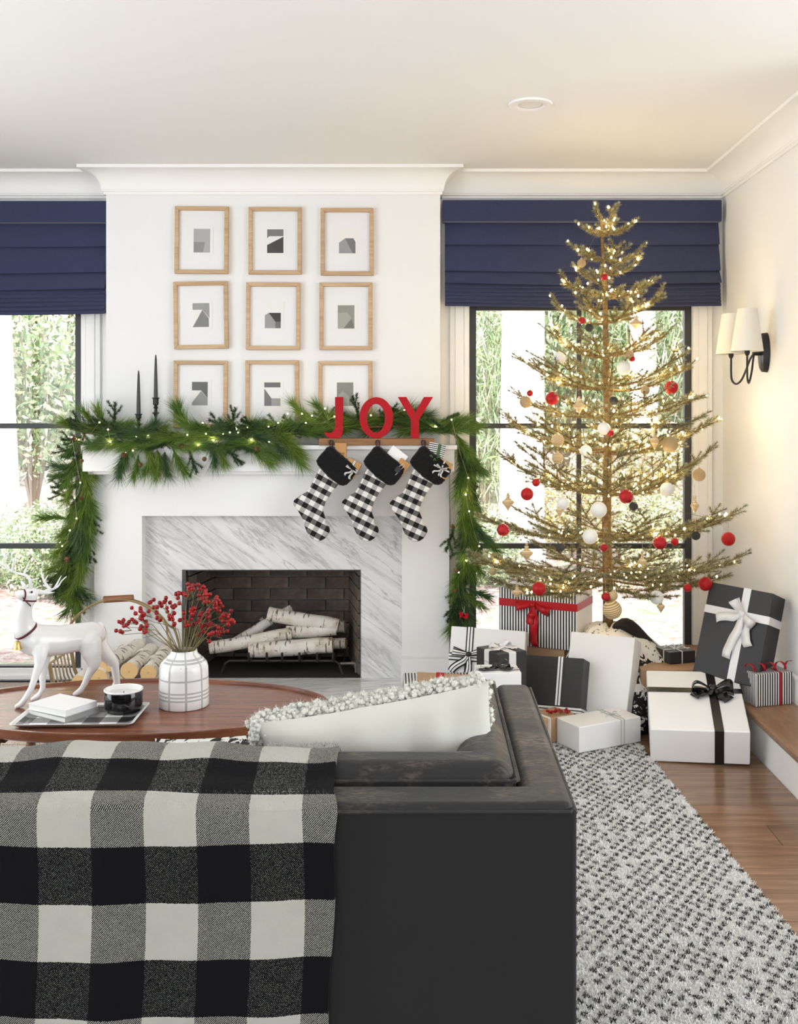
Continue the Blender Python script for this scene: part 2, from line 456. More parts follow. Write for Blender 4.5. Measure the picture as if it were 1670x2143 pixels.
# windows 1 (left) and 2 (right): casing, black frame, mullion, two transoms, six panes
def window(name, x0, x1, mull):
    w = bpy.data.objects.new(name, None); COL.objects.link(w); w['kind'] = 'structure'
    w.location = ((x0+x1)/2, YW, WZ0)
    yf, yk = YW+.008, YW+.055
    fr = .036
    m = MB().box((x0, yf, WZ0), (x0+fr, yk, WZ1)).box((x1-fr, yf, WZ0), (x1, yk, WZ1))
    m.box((x0+fr, yf, WZ1-fr*.8), (x1-fr, yk, WZ1)).box((x0+fr, yf, WZ0), (x1-fr, yk, WZ0+.042))
    obj('window_frame', m, M['win_black'], w, world=True, bevel=.003, seg=1)
    obj('mullion', MB().box((mull-.012, yf+.008, WZ0+.04), (mull+.012, yk-.008, WZ1-.02)), M['win_black'], w, world=True, bevel=.002, seg=1)
    zs = [WZ0+.042, .70, 1.34, WZ1-fr*.8]
    for z in zs[1:3]:
        obj('transom', MB().box((x0+fr, yf+.004, z-.0135), (x1-fr, yk-.004, z+.0135)), M['win_black'], w, world=True, bevel=.002, seg=1)
    for a, b in ((x0+fr, mull-.012), (mull+.012, x1-fr)):
        for z0, z1 in zip(zs[:-1], zs[1:]):
            obj('pane', MB().box((a, YW+.03, z0), (b, YW+.034, z1)), M['glass'], w, world=True)
    for a, b, c in ((x0-.105, x0-.002, 0), (x1+.002, x1+.105, 0)):
        mm = MB().box((a, YW-.016, WZ0-.02), (b, YW, WZ1+.1)).box((a+.028, YW-.022, WZ0-.02), (b-.028, YW-.016, WZ1+.1))
        obj('casing', mm, M['trim'], w, world=True, bevel=.003, seg=1)
    obj('sill', MB().box((x0-.105, YW-.03, WZ0-.022), (x1+.105, YW+.06, WZ0)), M['trim'], w, world=True, bevel=.003, seg=1)
    return w
window('window_1', WL0, WL1, -2.42)
window('window_2', WR0, WR1, .82)

# ------------------------------------------------------------------ fireplace
fp = thing('fireplace', 'white panelled fireplace mantel with grey-veined marble surround and brick firebox', 'fireplace', (-.795, 5.32, 0))
SX0, SX1, YS = -1.715, .124, 5.32
OX0, OX1, OZ = -1.467, -.121, .876
FX0, FX1, FZ0, FZ1, YM = -1.274, -.338, .021, .588, 5.385
m = MB().box((SX0, YS, 0), (OX0, YB, 1.10)).box((OX1, YS, 0), (SX1, YB, 1.10)).box((OX0, YS, OZ), (OX1, YB, 1.10))
# returns of the opening and body behind the marble
m.box((OX0-.03, YB, 0), (OX0, YM+.02, OZ+.03)).box((OX1, YB, 0), (OX1+.03, YM+.02, OZ+.03)).box((OX0, YB, OZ), (OX1, YM+.02, OZ+.03))
obj('surround_panel', m, M['mantel'], fp, world=True)
for a, b in ((SX0-.012, OX0+.004), (OX1-.004, SX1+.012)):
    mm = MB().box((a, YS-.02, 0), (b, YS, .145)).box((a+.004, YS-.013, .145), (b-.004, YS, .152))
    obj('plinth', mm, M['mantel'], fp, world=True, bevel=.002, seg=1)
obj('mantel_fascia', MB().box((SX0-.028, 5.222, 1.112), (SX1+.024, YB, 1.224)), M['mantel'], fp, world=True, bevel=.002, seg=1)
obj('mantel_bead', MB().box((SX0-.014, 5.262, 1.094), (SX1+.014, YB, 1.112)), M['mantel'], fp, world=True, bevel=.002, seg=1)
obj('mantel_shelf', MB().box((SX0-.03, 5.20, 1.224), (SX1+.038, YB, 1.246)), M['mantel'], fp, world=True, bevel=.003, seg=2)
# marble slips: left, right, top
for lo, hi in (((OX0, YM, .0), (FX0, YM+.02, FZ1)), ((FX1, YM, .0), (OX1, YM+.02, FZ1)), ((OX0, YM, FZ1), (OX1, YM+.02, OZ))):
    obj('marble_slip', MB().box(lo, hi), M['marble'], fp, world=True)
m = MB()
t = .012
m.box((FX0, YM-.004, FZ0), (FX0+.02, YM+.04, FZ1)).box((FX1-t*.4, YM-.002, FZ0), (FX1, YM+.04, FZ1)).box((FX0, YM-.003, FZ1-t*.4), (FX1, YM+.04, FZ1))
obj('firebox_trim', m, plain('dark_steel', (.12,.12,.125), .35, .7), fp, world=True)
# brick firebox
n = N('soot_brick', (.05,.045,.04), .8, spec=.3); rr = n.rnd()
c = n.ramp(n.noise(9, 5), [(.3, (.05,.044,.042)), (.5, (.15,.125,.108)), (.72, (.28,.23,.185))])
n.set('Base Color', n.mix(.6, c, n.ramp(rr, [(0, (.55,.5,.5)), (.6, (1,1,1)), (1, (1.2,1,.85))]), 'MULTIPLY')); n.bump(n.noise(60, 4), .4, .004); M['brick'] = n.m
M['mortar'] = plain('mortar', (.26,.25,.24), .9, bumpscale=200)
M['firebox_dark'] = plain('firebox_dark', (.018,.016,.015), .9, bumpscale=40)  # firebox floor and top: the darkness inside is put into this colour
bx0, bx1, yb = -1.192, -.427, 5.84
lin = MB()
lin.add([(FX0,YM+.02,FZ0-.02),(bx0-.012,yb+.012,FZ0-.02),(bx1+.012,yb+.012,FZ0-.02),(FX1,YM+.02,FZ0-.02)]+[(FX0-.06,YM+.02,.75),(bx0-.012,yb+.012,.75),(bx1+.012,yb+.012,.75),(FX1+.06,YM+.02,.75)],
        [(0,1,5,4),(1,2,6,5),(2,3,7,6)])
fb = obj('firebox_lining', lin, M['mortar'], fp, world=True)
obj('firebox_floor', MB().box((FX0-.01, YM+.005, -.02), (FX1+.01, yb+.03, FZ0)), M['firebox_dark'], fp, world=True)
obj('firebox_top', MB().box((FX0-.06, YM+.02, .70), (FX1+.06, yb+.05, .74)).box((FX0-.1, YM+.021, FZ1), (FX1+.1, YM+.035, .74)), M['firebox_dark'], fp, world=True)
CH = .0655
bcache = {}
def brick_wall(p0, p1, inward):
    p0, p1 = Vector(p0), Vector(p1); L = (p1-p0).length; d = (p1-p0).normalized()
    ang = math.atan2(d.y, d.x); nrm = Vector(inward).normalized()
    for c_ in range(10):
        z = FZ0+.004+c_*CH; x = -.105 if c_ % 2 else 0
        while x < L-.012:
            a, b = max(x, 0), min(x+.205, L); x += .21
            if b-a < .02: continue
            mm = MB().box((-(b-a)/2, -.006, 0), ((b-a)/2, .006, CH-.006))
            o = obj('brick', mm, M['brick'], fb, bevel=.002, seg=1)
            q = p0+d*((a+b)/2)+nrm*.005
            o.location = q+Vector((0,0,z))-fp.location; o.rotation_euler = (0,0,ang)
brick_wall((bx0, yb, 0), (bx1, yb, 0), (0,-1,0))
brick_wall((FX0+.02, YM+.045, 0), (bx0-.004, yb-.012, 0), (1,.15,0))
brick_wall((bx1+.004, yb-.012, 0), (FX1-.006, YM+.045, 0), (-1,.2,0))
hs = obj('hearth_slab', MB().box((-1.80, 4.90, 0), (.30, YM+.004, .0205)), M['hearth'], bevel=.003, seg=1)
tag(hs, 'flat grey-veined white marble hearth slab in front of the fireplace', 'hearth')

# recessed ceiling light
rl = thing('recessed_light', 'round white recessed downlight in the ceiling', 'ceiling light', (.431, 4.213, ZC-.006))
obj('trim_ring', MB().lathe([(.052,.0),(.058,-.004),(.088,-.003),(.091,.002),(.091,.0055),(.052,.0055),(.052,.0)], 48), M['ceil'], rl, smooth=True)
obj('baffle', MB().lathe([(.052,.0),(.047,.003),(.045,.0055)], 40, cap=False), plain('baffle', (.62,.62,.61), .5), rl, smooth=True)
obj('lens', MB().lathe([(1e-6,.0035),(.046,.0035),(.046,.005),(1e-6,.005)], 32), plain('frosted_lens', (.9,.88,.85), .4), rl, smooth=True)
# ------------------------------------------------------------------ roman shades
def shade(name, label, x0, x1, ys, pleat_end, npl):
    """ys: pixel rows of the fold edges"""
    zf = lambda py, yy: CAMH-(py-860)*yy/FPX
    t = thing(name, label, 'window shade', ((x0+x1)/2, YW-.05, zf(ys[0], 5.38)))
    xa, xb = x0, x1
    m = MB().box((xa-.004, 5.372, zf(ys[1], 5.372)), (xb+.006, YW-.012, zf(ys[0], 5.372)))
    obj('valance', m, M['navy'], t, world=True, bevel=.006, seg=2)
    def panel(nm, za, zb, ya, yb_, sag=0, th=.006):
        NX = 14; V = []; Fs = []
        secs = [(ya, za), (ya*.5+yb_*.5-.004, (za+zb)/2), (yb_, zb+.006), (yb_+.004, zb), (yb_+.016, zb+.004), (ya+th, za)]
        for i in range(NX+1):
            f = i/NX; x = xa+.010+(xb-xa-.012)*f; s_ = sag*math.sin(math.pi*f)+.0015*math.sin(7*f+za*40)
            for (yy, zz) in secs: V.append((x, yy+.002*math.sin(f*9+za*30), zz-s_*(1 if zz < (za+zb)/2+.001 else .3)))
        k = len(secs)
        for i in range(NX):
            for j in range(k): Fs.append((i*k+j, i*k+(j+1) % k, (i+1)*k+(j+1) % k, (i+1)*k+j))
        Fs.append(tuple(range(k))); Fs.append(tuple(NX*k+j for j in range(k-1, -1, -1)))
        obj(nm, MB().add(V, Fs), M['navy'], t, world=True, smooth=True, ang=50)
    yt, yb_ = 5.418, 5.402
    for i in range(1, len(ys)-1):
        panel('fold', zf(ys[i]-4, 5.4), zf(ys[i+1], 5.395), yt-.010*(i-1), yb_-.016*i, .003*i)
    z0, z1 = zf(ys[-1], 5.38), zf(pleat_end, 5.36)
    dz = (z0-z1)/npl
    for k in range(npl):
        panel('pleat', z0-dz*k+.010, z0-dz*(k+1), 5.388-.002*k, 5.368-.0025*k, .006)
    obj('back_cloth', MB().box((xa+.02, YW-.03, z1+.01), (xb-.01, YW-.024, zf(ys[0], 5.4)-.02)), M['navy'], t, world=True)
shade('roman_shade', 'navy linen roman shade above the left window with deer in front', -3.08, -1.672, [420, 465, 516, 571, 606], 657, 6)
shade('roman_shade', 'navy linen roman shade on the window behind the christmas tree', .093, 1.546, [418, 463, 512, 568, 594], 641, 6)

# ------------------------------------------------------------------ nine framed prints
zu = 5.33/FPX/2.6935
FR = [ # outer box in crop units of (340,410), card box, print polygons (grey, points)
 ((68,58,370,438),(165,170,283,330),(173,183,266,317),[(.62,[(173,183),(266,183),(266,317),(173,317)]),(.50,[(173,258),(237,258),(226,317),(173,317)])],'top left of nine, pale grey print with darker trapezoid'),
 ((484,60,783,443),(583,172,695,335),(588,186,680,320),[(.42,[(588,186),(680,186),(680,225),(600,225),(588,236)]),(.24,[(588,275),(680,228),(680,320),(588,320)])],'top middle of nine, print with dark triangle under grey band'),
 ((891,67,1189,448),(985,177,1102,334),(994,190,1088,323),[(.55,[(994,262),(1028,237),(1072,322),(994,322)]),(.42,[(1028,237),(1075,237),(1087,258),(1087,322),(1072,322)])],'top right of nine, cream print with low grey house'),
 ((62,482,368,862),(160,592,277,752),(167,603,262,740),[(.55,[(167,603),(262,603),(262,690),(222,640),(167,640)]),(.46,[(167,738),(222,642),(258,690),(258,738)])],'middle left of nine, print with grey mountain'),
 ((470,489,775,866),(565,596,682,757),(575,610,666,745),[(.56,[(575,672),(597,658),(635,708),(635,745),(575,745)]),(.22,[(597,658),(665,658),(665,708),(635,708)]),(.40,[(635,708),(665,708),(665,745),(635,745)])],'centre of nine, print of grey house with dark roof'),
 ((884,488,1182,868),(980,600,1097,760),(987,615,1081,747),[(.52,[(987,615),(1081,615),(1081,747),(987,747)]),(.60,[(990,660),(1040,655),(1065,690),(1020,745),(990,745)]),(.42,[(1065,690),(1080,745),(1020,745)])],'middle right of nine, olive print with slanted shapes'),
 ((62,928,365,1310),(155,1035,272,1196),(163,1047,252,1181),[(.38,[(163,1047),(252,1047),(252,1140),(215,1095),(163,1095)]),(.54,[(163,1165),(215,1098),(252,1142),(252,1180),(163,1180)])],'bottom left of nine, print with dark sky over pale slope'),
 ((467,926,768,1308),(562,1037,680,1197),(572,1050,663,1183),[(.40,[(572,1050),(663,1050),(663,1078),(572,1078)]),(.42,[(572,1085),(612,1140),(612,1183),(572,1183)]),(.58,[(612,1140),(663,1140),(663,1183),(612,1183)])],'bottom middle of nine, print with grey bar and wedge'),
 ((878,930,1182,1312),(972,1037,1090,1197),(982,1050,1075,1183),[(.46,[(982,1050),(1075,1050),(1075,1183),(982,1183)]),(.56,[(990,1120),(1015,1100),(1050,1130),(1050,1183),(990,1183)])],'bottom right of nine, olive print behind red letter J')]
M['mat'] = plain('white_mat', (.87,.87,.87), .7)
M['card'] = plain('print_card', (.87,.868,.845), .7)
greys = {}
for fi, (ob, cb, pb, polys, where) in enumerate(FR):
    cx, cy = (ob[0]+ob[2])/2, (ob[1]+ob[3])/2
    c = P(340+cx/2.6935, 410+cy/2.6935, 5.335)
    olive = fi in (5, 8)
    t = thing('picture_frame', 'light oak picture frame, '+where, 'picture frame', (c.x, YB, c.z), group='nine framed prints on the chimney breast')
    t.rotation_euler = (R(-.6), R([.4, 0, 0, -.9, .3, 0, .2, 0, -.2][fi]), 0)
    W, Hh = (ob[2]-ob[0])*zu, 380*zu
    w2, h2, b = W/2, Hh/2, 22*zu
    y0, y1 = -.026, -.001
    for pts in ([(-w2,h2),(w2,h2),(w2-b,h2-b),(-w2+b,h2-b)], [(-w2,-h2),(-w2+b,-h2+b),(w2-b,-h2+b),(w2,-h2)],
                [(-w2,-h2),(-w2,h2),(-w2+b,h2-b),(-w2+b,-h2+b)], [(w2,-h2),(w2-b,-h2+b),(w2-b,h2-b),(w2,h2)]):
        o = obj('frame_bar', MB().prism(pts, y0, y1), M['oak'], t, bevel=.0015, seg=1)
    obj('mat_board', MB().box((-w2+b*.8, -.010, -h2+b*.8), (w2-b*.8, -.004, h2-b*.8)), M['mat'], t)
    lx = lambda u: (u-cx)*zu
    lz = lambda v: (cy-v)*zu if fi < 6 else (ob[1]+190-v)*zu
    card = obj('print_card', MB().box((lx(cb[0]), -.0125, lz(cb[3])), (lx(cb[2]), -.010, lz(cb[1]))), M['card'], t)
    for q, (g, pl) in enumerate(polys):
        key = (g, olive)
        if key not in greys:
            gl = g*g*1.15
            greys[key] = plain('ink_grey', (gl*.97, gl, gl*.86) if olive else (gl, gl, gl*1.01), .8)
        obj('print_shape', MB().prism([(lx(u), lz(v)) for u, v in pl], -.0131-.0003*q, -.0124), greys[key], card)
    obj('glazing', MB().box((-w2+b*.9, -.020, -h2+b*.9), (w2-b*.9, -.0185, h2-b*.9)), M['picglass'], t)

# ------------------------------------------------------------------ wall sconce
sc = thing('wall_sconce', 'black two-arm wall sconce with cream tapered shades', 'wall lamp', (XR, 4.75, 1.69))
rotx = Matrix.Rotation(R(-90), 3, 'Y')
obj('backplate', MB().lathe([(1e-6,.030),(.062,.030),(.070,.024),(.072,.001),(1e-6,.001)], 40, M=Matrix(((0,0,-1),(0,.66,0),(1.28,0,0)))), M['black_metal'], sc, smooth=True)
obj('hub', MB().tube([(-.028,0,0),(-.065,0,0)], .014, 14), M['black_metal'], sc, smooth=True)
M['shade'] = plain('cream_shade', (.86,.82,.70), .8, bumpscale=500, bs=.1)
for yy in (-.122, .122):
    sx, sy = -.13, yy
    pts = []
    h0 = Vector((-.06, .0, -.003)); bt = Vector((sx*.88+.02, sy*.62, -.135)); en = Vector((sx, sy, .005))
    ctl = [h0, h0+Vector((-.012, sy*.2, -.03)), Vector((-.085, sy*.38, -.085)), Vector((-.10, sy*.55, -.128)), Vector((-.115, sy*.78, -.143)), Vector((-.127, sy*.96, -.125)), Vector((sx, sy, -.09)), Vector((sx, sy, -.04)), en]
    for i in range(len(ctl)-1):
        p0, p1, p2, p3 = ctl[max(i-1,0)], ctl[i], ctl[i+1], ctl[min(i+2, len(ctl)-1)]
        for k in range(5):
            t_ = k/5
            pts.append(.5*((2*p1)+(-p0+p2)*t_+(2*p0-5*p1+4*p2-p3)*t_*t_+(-p0+3*p1-3*p2+p3)*t_**3))
    pts.append(en)
    arm = obj('arm', MB().tube(pts, .0048, 8), M['black_metal'], sc, smooth=True)
    obj('socket', MB().lathe([(.004,-.022),(.007,-.02),(.012,-.010),(.012,.012),(1e-6,.012)], 16, (sx, sy, 0)), M['black_metal'], arm, smooth=True)
    obj('lamp_shade', MB().lathe([(.071,-.001),(.043,.19),(.0415,.19),(.0695,-.001),(.071,-.001)], 40, (sx, sy, 0)), M['shade'], arm, smooth=True)
    obj('shade_ring', MB().tube([(sx+.012*math.cos(a), sy+.012*math.sin(a), .004) for a in [2*math.pi*k/12 for k in range(12)]], .0015, 5, closed=True)
        .tube([(sx-.069, sy, .004), (sx+.069, sy, .004)], .0012, 5).tube([(sx, sy-.069, .004), (sx, sy+.069, .004)], .0012, 5), M['black_metal'], arm)
    obj('bulb', MB().lathe([(.010,.012),(.014,.03),(.022,.06),(.018,.078),(1e-6,.086)], 14, (sx, sy, 0)), M['wax'], arm, smooth=True)

# ------------------------------------------------------------------ candlesticks and tapers on the mantel
MZ = 1.246
def candlestick(px, hold_top, cand_top, label, clabel):
    b = P(px, 900, 5.275); zt = P(px, hold_top, 5.275).z; H_ = zt-MZ
    t = thing('candlestick', label, 'candlestick', (b.x, 5.275, MZ), group='candlesticks on the mantel')
    obj('foot', MB().lathe([(.036,0),(.037,.006),(.030,.012),(.014,.02),(.009,.03)], 24), M['black_metal'], t, smooth=True)
    s_ = H_/.22
    pr = [(.009,.03),(.007,.05),(.012,.058),(.007,.066),(.0065,.09),(.010,.102),(.006,.112),(.0062,.13),(.011,.142),(.018,.147),(.018,.150),(.009,.153),(.007,.166),(.012,.174),(.007,.182)]
    obj('stem', MB().lathe([(r_, z*s_) for r_, z in pr], 20), M['black_metal'], t, smooth=True)
    zc = .182*s_
    obj('cup', MB().lathe([(.007,zc),(.014,zc+.006),(.014,H_-.007),(.019,H_-.004),(.0195,H_),(.011,H_),(.011,H_-.012),(1e-6,H_-.012)], 20), M['black_metal'], t, smooth=True)
    tip = P(px, cand_top, 5.275).z
    c = thing('taper_candle', clabel, 'candle', (b.x, 5.275, zt-.012), group='taper candles on the mantel')
    hh = tip-zt+.012
    obj('wax_body', MB().lathe([(1e-6,0),(.0102,0),(.0102,hh*.15),(.0085,hh*.5),(.0055,hh*.88),(.003,hh*.975),(1e-6,hh*.985)], 20), M['blackwax'], c, smooth=True)
    obj('wick', MB().tube([(0,0,hh*.975),(.0004,0,hh)], .0008, 6), M['blackwax'], c)
candlestick(290, 866, 774, 'shorter black turned candlestick at the left end of the mantel', 'black taper candle in the shorter candlestick')
candlestick(326, 832, 741, 'taller black turned candlestick standing on the mantel', 'black taper candle in the taller candlestick')

# ------------------------------------------------------------------ JOY stocking holder
sh = thing('stocking_holder', 'wooden stocking holder bar with red letters spelling JOY on the mantel', 'stocking holder', (-.25, 5.205, MZ))
ya, yb2 = 5.188, 5.224
X0, X1 = (667-890)*S(5.19), (909-890)*S(5.19)
obj('base_bar', MB().box((X0, ya, MZ+.0005), (X1, yb2+.04, MZ+.035)), M['holderwood'], sh, world=True, bevel=.002, seg=1)
n = N('red_paint', (.42,.006,.012), .5, spec=.2); n.set('Base Color', n.mix(n.noise(14, 4), (.33,.003,.008), (.50,.008,.016))); M['letter'] = n.m
ju = 5.2/FPX/5.964; jx = lambda u: (640+u/5.964-890)*S(5.2); jz = lambda v: MZ+.035+(645-v)*ju
Jp = [(365,128),(467,128),(467,560),(455,600),(430,630),(395,645),(300,645),(265,625),(240,600),(228,562),(262,570),(300,575),(330,565),(350,540),(365,500)]
obj('letter', MB().prism([(jx(u), jz(v)) for u, v in Jp], 5.196, 5.214), M['letter'], sh, world=True, bevel=.0015, seg=1)['label'] = 'red letter J'
oc = (880, 388); outer = []; inner = []
for k in range(40):
    a = 2*math.pi*k/40
    outer.append((jx(oc[0]+212*math.cos(a)), jz(oc[1]-258*math.sin(a)))); inner.append((jx(oc[0]-5+112*math.cos(a)), jz(oc[1]+5-178*math.sin(a))))
obj('letter', MB().ringprism(outer, inner, 5.196, 5.214), M['letter'], sh, world=True, bevel=.0015, seg=1)['label'] = 'red letter O'
Yp = [(1148,128),(1255,128),(1365,320),(1475,128),(1588,128),(1415,410),(1415,646),(1310,646),(1310,410)]
obj('letter', MB().prism([(jx(u), jz(v)) for u, v in Yp], 5.196, 5.214), M['letter'], sh, world=True, bevel=.0015, seg=1)['label'] = 'red letter Y'
HOOKS = [(692, 931), (790, 929), (886, 926)]
M['hookwood'] = plain('dark_wood_knob', (.11,.045,.02), .45)
for hx, hy in HOOKS:
    c = P(hx, hy, 5.18)
    hk = obj('hook_knob', MB().lathe([(1e-6,-.011),(.011,-.011),(.013,-.006),(.013,0),(1e-6,.0)], 18, (c.x, 5.186, MZ+.016), Matrix(((1,0,0),(0,0,1),(0,-1,0)))), M['hookwood'], sh, world=True, smooth=True)

# ------------------------------------------------------------------ stockings
M['flannel'] = gingham('buffalo_flannel', .0262, 'Object', (0, 2), (.006, .004), .0022, cols=((.80,.79,.76),(.012,.012,.013)), rot=R(-27))
n = N('black_fur', (.006,.006,.007), .95, spec=.1); n.set('Sheen Weight', .25); n.bump(n.noise(160, 3), 1, .01); M['fur'] = n.m
SU = 5.13/FPX/5.22
def sp(pts, cx=783, cy=235): return [((u-cx)*SU, -(v-cy)*SU) for u, v in pts]
sock = [(690,470),(640,560),(600,650),(560,730),(525,775),(455,812),(398,862),(383,890),(398,925),(440,980),(480,1040),(505,1090),(520,1150),(545,1210),(590,1275),(640,1305),(690,1308),(745,1275),(785,1225),(795,1190),(785,1145),(745,1122),(742,1060),(725,1010),(712,980),(735,890),(795,785),(850,715),(885,660),(800,520)]
cuff = [(768,262),(800,262),(840,295),(900,350),(1000,425),(1078,500),(1070,560),(1020,625),(975,672),(935,692),(885,682),(760,592),(680,510),(640,455),(630,425),(650,390),(700,330),(738,280)]
def stocking(i, label, rot, offx=0):
    hx, hy = HOOKS[i]
    c = P(hx, hy+3, 5.13)
    t = thing('christmas_stocking', label, 'stocking', (c.x, 5.16, MZ+.010), (0, rot, 0), group='stockings hanging from the mantel')
    o = obj('sock', MB().prism(sp(sock), -.022, .018), M['flannel'], t, bevel=.014, seg=4)
    o.location = (0, -.004, 0)
    cu = obj('cuff', MB().prism(sp(cuff), -.036, .022), M['fur'], t, bevel=.019, seg=4)
    mo = cu.modifiers.new('sub', 'SUBSURF'); mo.subdivision_type = 'SIMPLE'; mo.levels = 2; mo.render_levels = 2
    tx = bpy.data.textures.get('furnoise') or bpy.data.textures.new('furnoise', 'CLOUDS'); tx.noise_scale = .012
    md = cu.modifiers.new('fur', 'DISPLACE'); md.texture = tx; md.strength = .008; md.mid_level = .5
    pts = [(.006*math.sin(2*math.pi*k/14)-.0, .010, -.006+.028*math.cos(2*math.pi*k/14)-.018) for k in range(14)]
    obj('loop', MB().tube([(.002,-.002,-.03),(-.010,.006,.0),(-.006,.016,.016),(.006,.016,.016),(.010,.006,.0),(.004,-.002,-.03)], .0022, 6), M['fur'], t, smooth=True)
    return t
stocking(0, 'leftmost black and white checked stocking with black fur cuff', R(1.5))
stocking(1, 'middle black and white checked stocking, holding a white packet', 0)
stocking(2, 'rightmost checked stocking, holding a striped packet with green ribbon', R(-2))
# ------------------------------------------------------------------ gifts
def bow(parent, o, ex, ey, en, s, w, mat, loops, tails, knot=True, nm='bow', lift=.30):
    """loops: (angle, length factor); tails: (angle, length)"""
    o, ex, ey, en = Vector(o), Vector(ex), Vector(ey), Vector(en)
    b = None
    m = MB()
    for a, L in loops:
        d = ex*math.cos(a)+ey*math.sin(a); q = -ex*math.sin(a)+ey*math.cos(a)
        pts = []; ws = []; wd = []
        K = 18
        for k in range(K+1):
            t = k/K; r_ = s*L*math.sin(math.pi*t)**.85
            h = .004+(lift*s*math.sin(2*math.pi*t) if t < .5 else .05*s*math.sin(2*math.pi*(t-.5)))
            pts.append(o+d*r_+en*h+q*(.10*s*math.sin(math.pi*t)*(1 if t < .5 else -1)*.5)); ws.append(w*(.42+.58*math.sin(math.pi*t)**.7)); wd.append(q+en*.25)
        m.strip(pts, wd, ws)
    b = obj(nm, m, mat, parent, smooth=True, solid=.0008, ang=80)
    for a, L in tails:
        d = ex*math.cos(a)+ey*math.sin(a); q = -ex*math.sin(a)+ey*math.cos(a)
        pts = [o+d*(L*k/12)+en*(.004+.010*math.sin(k*.75)**2*(s/.08)*.6+.012*math.exp(-k*.7))+q*(.006*math.sin(k*.5)) for k in range(13)]
        obj('bow_tail', MB().strip(pts, q+en*.12, [w*(.5+.5*min(1, k/4)) for k in range(13)]), mat, b, smooth=True, solid=.0008, ang=80)
    if knot:
        obj('bow_knot', MB().sphere(o+en*.010, w*.36, 10, 8, (1,1,1)), mat, b, smooth=True)
    return b

def gift(label, loc, rot, size, wrap, group=None, bev=.004, name='gift_box'):
    """local frame: x -w/2..w/2, front face y=0, z from 0; rot = (yaw, pitch, roll) in degrees"""
    w, h, t = size
    Mx = Matrix.Rotation(R(rot[0]), 3, 'Z') @ Matrix.Rotation(R(rot[1]), 3, 'X') @ Matrix.Rotation(R(rot[2]), 3, 'Y')
    g = thing(name, label, 'gift', loc, Mx.to_euler(), group)
    b = obj('wrapped_box', MB().box((-w/2, 0, 0), (w/2, t, h)), wrap, g, bevel=bev, seg=3)
    return g
def band(g, size, axis, pos, w, mat, nm='ribbon', off=.0014):
    """ribbon round the box; axis = direction of the ribbon's width"""
    W, H_, T_ = size[0]/2+off, size[1], size[2]; e = off
    if axis == 'x': c = [(pos,-e,-e),(pos,-e,H_+e),(pos,T_+e,H_+e),(pos,T_+e,-e)]; d = Vector((1,0,0))
    elif axis == 'z': c = [(-W,-e,pos),(W,-e,pos),(W,T_+e,pos),(-W,T_+e,pos)]; d = Vector((0,0,1))
    else: c = [(-W,pos,-e),(-W,pos,H_+e),(W,pos,H_+e),(W,pos,-e)]; d = Vector((0,1,0))
    pts = []
    for i in range(4):
        a, b_ = Vector(c[i]), Vector(c[(i+1) % 4])
        for f in (.015, .5, .985): pts.append(a.lerp(b_, f))
    return obj(nm, MB().strip(pts, d, w, closed=True), mat, g, solid=.0012)
def cords(g, size, axis, poss, r_, mat, nm='cord'):
    W, H_, T_ = size[0]/2+r_*.7, size[1], size[2]; e = r_*.7; m = MB()
    for pos in poss:
        if axis == 'x': c = [(pos,-e,-e),(pos,-e,H_+e),(pos,T_+e,H_+e),(pos,T_+e,-e)]
        else: c = [(-W,pos,-e),(-W,pos,H_+e),(W,pos,H_+e),(W,pos,-e)]
        m.tube([Vector(c[i]).lerp(Vector(c[(i+1) % 4]), f) for i in range(4) for f in (.02, .5, .98)], r_, 6, closed=True)
    return obj(nm, m, mat, g, smooth=True)
def fold(g, size, wrap, face='left'):
    """the folded triangular flaps of the wrapping at a box end"""
    w, h, t = size; m = MB(); e = .0012
    if face == 'left':
        x = -w/2
        m.add([(x-e,.004,.004),(x-e,t*.5,h*.5),(x-e,t-.004,.004),(x-e*.2,.004,.004),(x-e*.2,t*.5,h*.5),(x-e*.2,t-.004,.004)],[(0,1,2),(5,4,3),(0,3,4,1),(1,4,5,2),(2,5,3,0)])
    elif face == 'front':
        m.add([(-w/2+.004,-e,.004),(0,-e,h*.5),(w/2-.004,-e,.004),(-w/2+.004,-e*.2,.004),(0,-e*.2,h*.5),(w/2-.004,-e*.2,.004)],[(0,1,2),(5,4,3),(0,3,4,1),(1,4,5,2),(2,5,3,0)])
    obj('paper_fold', m, wrap, g)
EX, EY, EZ = Vector((1,0,0)), Vector((0,1,0)), Vector((0,0,1))
GRP = 'wrapped gifts around the tree'

# kraft box carrying the tall striped gift
sz = (.36, .283, .25)
g = gift('large brown kraft gift box under the striped gift with red bow', (.50, 4.965, 0), (-26, 0, 0), sz, M['p_kraft'], GRP)
sz = (.394, .277, .254)
g = gift('upright black and white striped gift with red satin bow', (.538, 4.935, .2845), (-26, 0, 0), sz, M['stripe_x'], GRP)
band(g, sz, 'z', .205, .036, M['r_red'])
bow(g, (-.02, -.002, .205), EX, EZ, -EY, .085, .038, M['r_red'], [(R(188), 1), (R(-22), 1.05)], [(R(-97), .10), (R(-86), .20)])
# white gift with striped ribbon by the fireplace
sz = (.356, .365, .119)
g = gift('white gift with black and white striped bow beside the fireplace', (.271, 4.785, .034), (-10.8, -14.4, 1.8), sz, M['p_white'], GRP)
band(g, sz, 'x', -.085, .036, M['r_stripe']); band(g, sz, 'z', .225, .036, M['r_stripe'], off=.002)
bow(g, (-.085, -.003, .24), EX, EZ, -EY, .078, .036, M['r_stripe'], [(R(172), 1), (R(14), 1.05)], [(R(228), .12), (R(-92), .22)], lift=.34)
